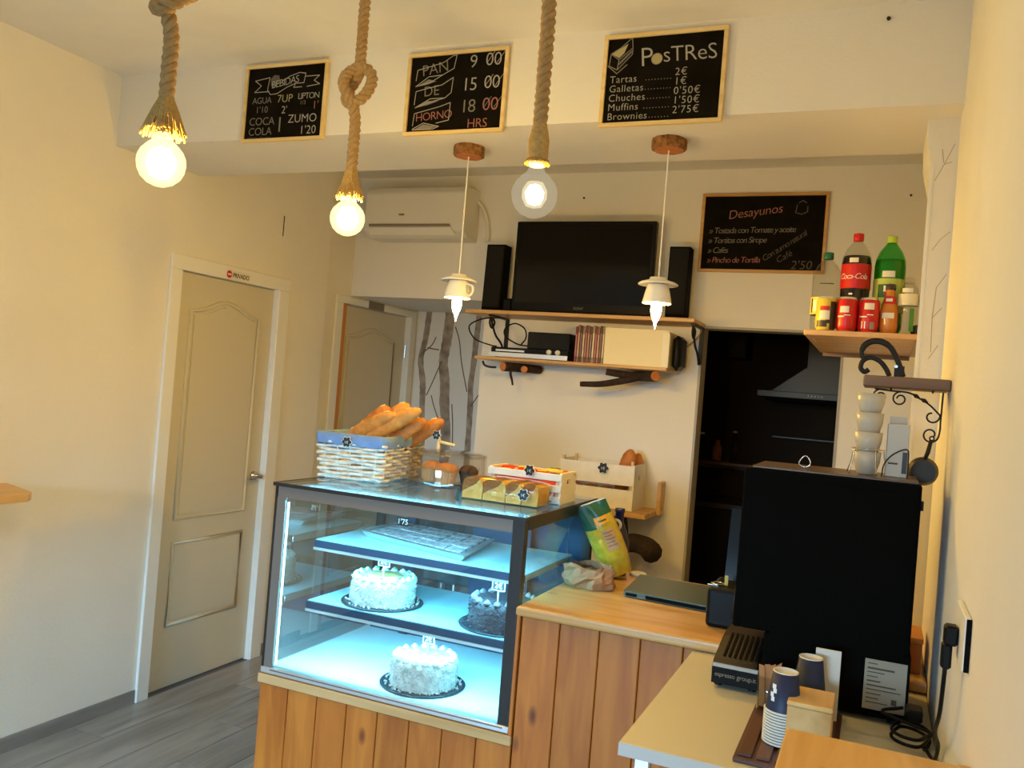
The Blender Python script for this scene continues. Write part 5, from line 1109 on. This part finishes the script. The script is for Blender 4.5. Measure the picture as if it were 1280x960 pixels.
part('price_sticker', 'paper', t, lambda bm: band(bm, x, y, .0284, SZ+.050, SZ+.068, FA-.7, FA+.7)); part('neck_label', 'red', t, lambda bm: lathe(bm, [(.0235, .098), (.0165, .124)], (x, y, SZ), 24, close=False), True); part('neck_mark', 'paper', t, lambda bm: band(bm, x, y, .0215, SZ+.106, SZ+.116, FA-.5, FA+.5))
x, y = .057, 3.085
t = bottle('water_bottle', 'small clear bottle with cream band and green print, rightmost', x, y, [(.026, 0), (.030, .005), (.030, .09), (.0305, .13), (.028, .15), (.018, .165), (.0145, .172)], 'pet', 'pet', [(.0155, .168), (.016, .17), (.016, .186), (.014, .188)])
part('label_band', mat('cream_band', (.74, .68, .50), .5), t, lambda bm: lathe(bm, [(.0310, .095), (.0312, .132)], (x, y, SZ), 28, close=False), True); part('green_print', mat('green_print', (.06, .22, .04), .5), t, lambda bm: band(bm, x, y, .0306, SZ+.01, SZ+.085, FA+.3, FA+.8)); part('price_sticker', 'paper', t, lambda bm: band(bm, x, y, .0305, SZ+.136, SZ+.15, FA-.6, FA+.5))
single('black_pot', 'black', lambda bm: lathe(bm, [(.02, 0), (.026, .004), (.028, .03), (.022, .044), (.010, .048), (0, .048)], (.100, 3.215, SZ), 20), 'small round black pot at the right end of the drinks shelf', 'pot', smooth=True)

# ================================================================== BRACKET SHELF WITH PAN
BY = 2.36
t = thing('bracket_shelf', 'dark wooden shelf with wrought iron scrolls on the right wall', 'shelf', (.06, BY+.05, 1.67))
part('board', 'darkwood', t, boxes((-.046, XR-.001, BY, BY+.14, 1.671, 1.700), bev=.003))
def scroll(cx, cz, r0, r1, turns, a0, y, n=26, sgn=1): return [(cx+(r0+(r1-r0)*k/n)*math.cos(a0+sgn*turns*2*PI*k/n), y, cz+(r0+(r1-r0)*k/n)*math.sin(a0+sgn*turns*2*PI*k/n)) for k in range(n+1)]
yb = BY+.012
part('wall_rod', 'iron', t, lambda bm: tube(bm, catmull([(.138, yb, 1.668), (.137, yb, 1.60), (.137, yb, 1.575), (.133, yb, 1.553), (.121, yb, 1.543)], 5), .0022, 6), True)
part('scroll', 'iron', t, lambda bm: tube(bm, catmull([(-.018, yb, 1.667), (.02, yb, 1.664), (.06, yb, 1.662), (.085, yb, 1.650), (.11, yb, 1.635), (.134, yb, 1.612)], 5)+scroll(.117, 1.607, .018, .008, .8, .3, yb, sgn=-1), .0022, 6), True)
part('scroll', 'iron', t, lambda bm: tube(bm, scroll(-.004, 1.648, .018, .007, 1.25, 1.8, yb), .0021, 6), True)
part('scroll', 'iron', t, lambda bm: tube(bm, scroll(.042, 1.645, .018, .007, 1.25, 1.5, yb), .0021, 6), True)
part('scroll', 'iron', t, lambda bm: tube(bm, scroll(.117, 1.562, .019, .008, .9, -1.2, yb, sgn=-1), .0021, 6), True)
for x_, z_ in ((.078, 1.655), (.097, 1.645)): part('twist', 'iron', t, lambda bm, x_=x_, z_=z_: tube(bm, [(x_-.009, yb, z_+.005), (x_, yb, z_), (x_+.009, yb, z_-.005)], [.0015, .0055, .0015], 8), True)
for x_ in (.02, .115): part('stud', 'iron', t, lambda bm, x_=x_: lathe(bm, [(.003, 0), (.002, -.006), (0, -.008)], (x_, yb, 1.671), 8), True)
t = thing('frying_pan', 'small black frying pan hanging from the iron bracket', 'pan', (.113, yb, 1.43))
pc = (.106, yb-.004, 1.470)
part('pan', mat('pan_iron', (.035, .03, .025), .42, .6), t, lambda bm: lathe(bm, [(0, -.013), (.026, -.013), (.0335, .004), (.0355, .004), (.028, -.017), (0, -.017)], pc, 28, 'Y', close=False))
part('handle', 'iron', t, lambda bm: tube(bm, [(pc[0]+.003, pc[1]-.0, pc[2]+.032), (pc[0]+.008, pc[1], pc[2]+.048), (pc[0]+.013, pc[1], pc[2]+.078)], [.0045, .0055, .0045], 8), True)
part('hanging_eye', 'iron', t, lambda bm: tube(bm, [(pc[0]+.0145+.005*math.cos(a), pc[1], pc[2]+.083+.005*math.sin(a)) for a in [2*PI*k/12 for k in range(12)]], .0018, 6, closed=True), True)
# black iron hook scroll standing on the bracket shelf
t = thing('iron_hook', 'flat black scrolled iron hook on the bracket shelf', 'hook', (.02, BY+.06, 1.7003))
yk = BY+.06; HX = -.016
part('upper_scroll', 'iron', t, lambda bm: tube(bm, catmull([(.062+HX, yk, 1.7025), (.052+HX, yk, 1.730), (.040+HX, yk, 1.757), (.026+HX, yk, 1.778), (.006+HX, yk, 1.790), (-.018+HX, yk, 1.790), (-.036+HX, yk, 1.777), (-.041+HX, yk, 1.758), (-.032+HX, yk, 1.742)], 6), [.007]*20+[.008]*20+[.0065]*9, 8, flat=.55), True)
part('lower_scroll', 'iron', t, lambda bm: tube(bm, catmull([(.030+HX, yk, 1.7025), (.020+HX, yk, 1.722), (.004+HX, yk, 1.740), (-.018+HX, yk, 1.748), (-.036+HX, yk, 1.738), (-.040+HX, yk, 1.720), (-.030+HX, yk, 1.710), (-.020+HX, yk, 1.717)], 6), .0062, 8, flat=.55), True)
part('plate', 'iron', t, boxes((.040+HX, .064+HX, yk-.003, yk+.003, 1.7003, 1.730), bev=.001)); part('bolt', 'chrome', t, lambda bm: lathe(bm, [(.004, -.007), (.004, -.003)], (.044+HX, yk, 1.728), 10, 'Y'))
# cups and carton on the coffee machine
K['cupshade'] = mat('shaded_white_ware', (.50, .45, .36), .35)  # white ware with the shade on the machine top put into its colour
MZ2 = 1.4573
t0_ = None
for k in range(4):
    z = MZ2+.0005+k*.046
    tt = thing('coffee_cup', 'white coffee cup, %s of the stack on the coffee machine' % ('bottom one', 'second', 'third', 'topmost')[k], 'cup', (-.022, 2.22, z), 'white cups stacked on the coffee machine')
    part('cup_wall', 'cupshade', tt, lambda bm, z=z: lathe(bm, [(.017, 0), (.022, .004), (.029, .03), (.031, .054), (.0295, .054), (.027, .03), (.019, .006), (0, .005)], (-.022, 2.22, z), 28, close=False), True)
    part('handle', 'cupshade', tt, lambda bm, z=z: tube(bm, catmull([(-.022+.012, 2.22+.026, z+.045), (-.022+.02, 2.262, z+.04), (-.022+.02, 2.262, z+.02), (-.022+.01, 2.243, z+.012)], 4), .003, 6), True)
t = thing('wire_rack', 'thin wire rack around the white cup stack', 'rack', (-.022, 2.22, MZ2))
for a in (2.6, 3.9, 5.2, .3): part('wire', 'chrome', t, lambda bm, a=a: tube(bm, catmull([(-.022+.05*math.cos(a), 2.22+.05*math.sin(a), MZ2+.001), (-.022+.042*math.cos(a), 2.22+.042*math.sin(a), MZ2+.03), (-.022+.037*math.cos(a), 2.22+.037*math.sin(a), MZ2+.06)], 4), .0013, 6), True)
part('ring', 'chrome', t, lambda bm: tube(bm, [(-.022+.037*math.cos(a), 2.22+.037*math.sin(a), MZ2+.06) for a in [2*PI*k/24 for k in range(24)]], .0013, 6, closed=True), True)
t = thing('paper_carton', 'tall white carton with dark print on the coffee machine', 'carton', (.045, 2.25, MZ2))
part('body', 'cupshade', t, boxes((.018, .066, 2.215, 2.27, MZ2, MZ2+.125), bev=.002)); part('top_fold', 'cupshade', t, boxes((.022, .060, 2.235, 2.25, MZ2+.1255, MZ2+.142), bev=.001))
part('print', 'candyblk', t, boxes((.054, .0645, 2.2142, 2.215, MZ2+.01, MZ2+.06))); part('print', 'labelink', t, boxes((.024, .045, 2.2142, 2.215, MZ2+.03, MZ2+.034)))
t = thing('wire_basket_handle', 'black curved wire basket handle in front of the white carton', 'stand', (.05, 2.18, MZ2))  # wire handle of a basket, modelled as a free arch
part('wire', 'iron', t, lambda bm: tube(bm, catmull([(.012, 2.18, MZ2+.001), (.016, 2.18, MZ2+.03), (.034, 2.18, MZ2+.055), (.062, 2.18, MZ2+.068), (.066, 2.18, MZ2+.04), (.066, 2.18, MZ2+.001)], 6), .0016, 6), True)
single('wire_clip', 'chrome', lambda bm: tube(bm, catmull([(-.155, 2.20, MZ2+.0015), (-.172, 2.20, MZ2+.008), (-.168, 2.20, MZ2+.022), (-.158, 2.20, MZ2+.03), (-.148, 2.20, MZ2+.02), (-.148, 2.20, MZ2+.008), (-.160, 2.20, MZ2+.0015)], 5), .0015, 6), 'small bent wire clip on top of the coffee machine', 'clip', smooth=True)

# ================================================================== KITCHEN
t = thing('extractor_hood', 'steel extractor hood in the dark kitchen', 'extractor hood', (-.45, 6.4, 1.69))
K['hood'] = mat('hood_steel', (.055, .048, .036), .38, .5, spec=.3)
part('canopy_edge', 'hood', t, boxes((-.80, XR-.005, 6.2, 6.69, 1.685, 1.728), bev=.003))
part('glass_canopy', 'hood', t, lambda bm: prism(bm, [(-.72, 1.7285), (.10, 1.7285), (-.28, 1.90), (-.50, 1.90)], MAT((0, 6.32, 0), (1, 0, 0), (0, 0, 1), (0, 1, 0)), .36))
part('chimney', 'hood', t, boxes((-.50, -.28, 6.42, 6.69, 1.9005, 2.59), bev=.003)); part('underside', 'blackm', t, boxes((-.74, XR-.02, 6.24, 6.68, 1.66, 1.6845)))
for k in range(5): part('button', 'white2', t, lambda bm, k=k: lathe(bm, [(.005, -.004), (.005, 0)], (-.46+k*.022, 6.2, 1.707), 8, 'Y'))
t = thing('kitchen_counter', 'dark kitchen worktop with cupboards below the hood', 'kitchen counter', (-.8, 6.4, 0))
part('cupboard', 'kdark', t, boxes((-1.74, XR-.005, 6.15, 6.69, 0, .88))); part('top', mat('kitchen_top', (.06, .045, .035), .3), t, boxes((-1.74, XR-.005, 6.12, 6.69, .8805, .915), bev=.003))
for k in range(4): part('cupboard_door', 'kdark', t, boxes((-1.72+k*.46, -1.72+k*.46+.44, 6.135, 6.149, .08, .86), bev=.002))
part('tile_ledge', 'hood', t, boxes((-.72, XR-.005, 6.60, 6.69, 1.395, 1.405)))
t = thing('kitchen_cupboard', 'dark wall cupboard in the kitchen left of the hood', 'cupboard', (-1.2, 6.5, 1.85))
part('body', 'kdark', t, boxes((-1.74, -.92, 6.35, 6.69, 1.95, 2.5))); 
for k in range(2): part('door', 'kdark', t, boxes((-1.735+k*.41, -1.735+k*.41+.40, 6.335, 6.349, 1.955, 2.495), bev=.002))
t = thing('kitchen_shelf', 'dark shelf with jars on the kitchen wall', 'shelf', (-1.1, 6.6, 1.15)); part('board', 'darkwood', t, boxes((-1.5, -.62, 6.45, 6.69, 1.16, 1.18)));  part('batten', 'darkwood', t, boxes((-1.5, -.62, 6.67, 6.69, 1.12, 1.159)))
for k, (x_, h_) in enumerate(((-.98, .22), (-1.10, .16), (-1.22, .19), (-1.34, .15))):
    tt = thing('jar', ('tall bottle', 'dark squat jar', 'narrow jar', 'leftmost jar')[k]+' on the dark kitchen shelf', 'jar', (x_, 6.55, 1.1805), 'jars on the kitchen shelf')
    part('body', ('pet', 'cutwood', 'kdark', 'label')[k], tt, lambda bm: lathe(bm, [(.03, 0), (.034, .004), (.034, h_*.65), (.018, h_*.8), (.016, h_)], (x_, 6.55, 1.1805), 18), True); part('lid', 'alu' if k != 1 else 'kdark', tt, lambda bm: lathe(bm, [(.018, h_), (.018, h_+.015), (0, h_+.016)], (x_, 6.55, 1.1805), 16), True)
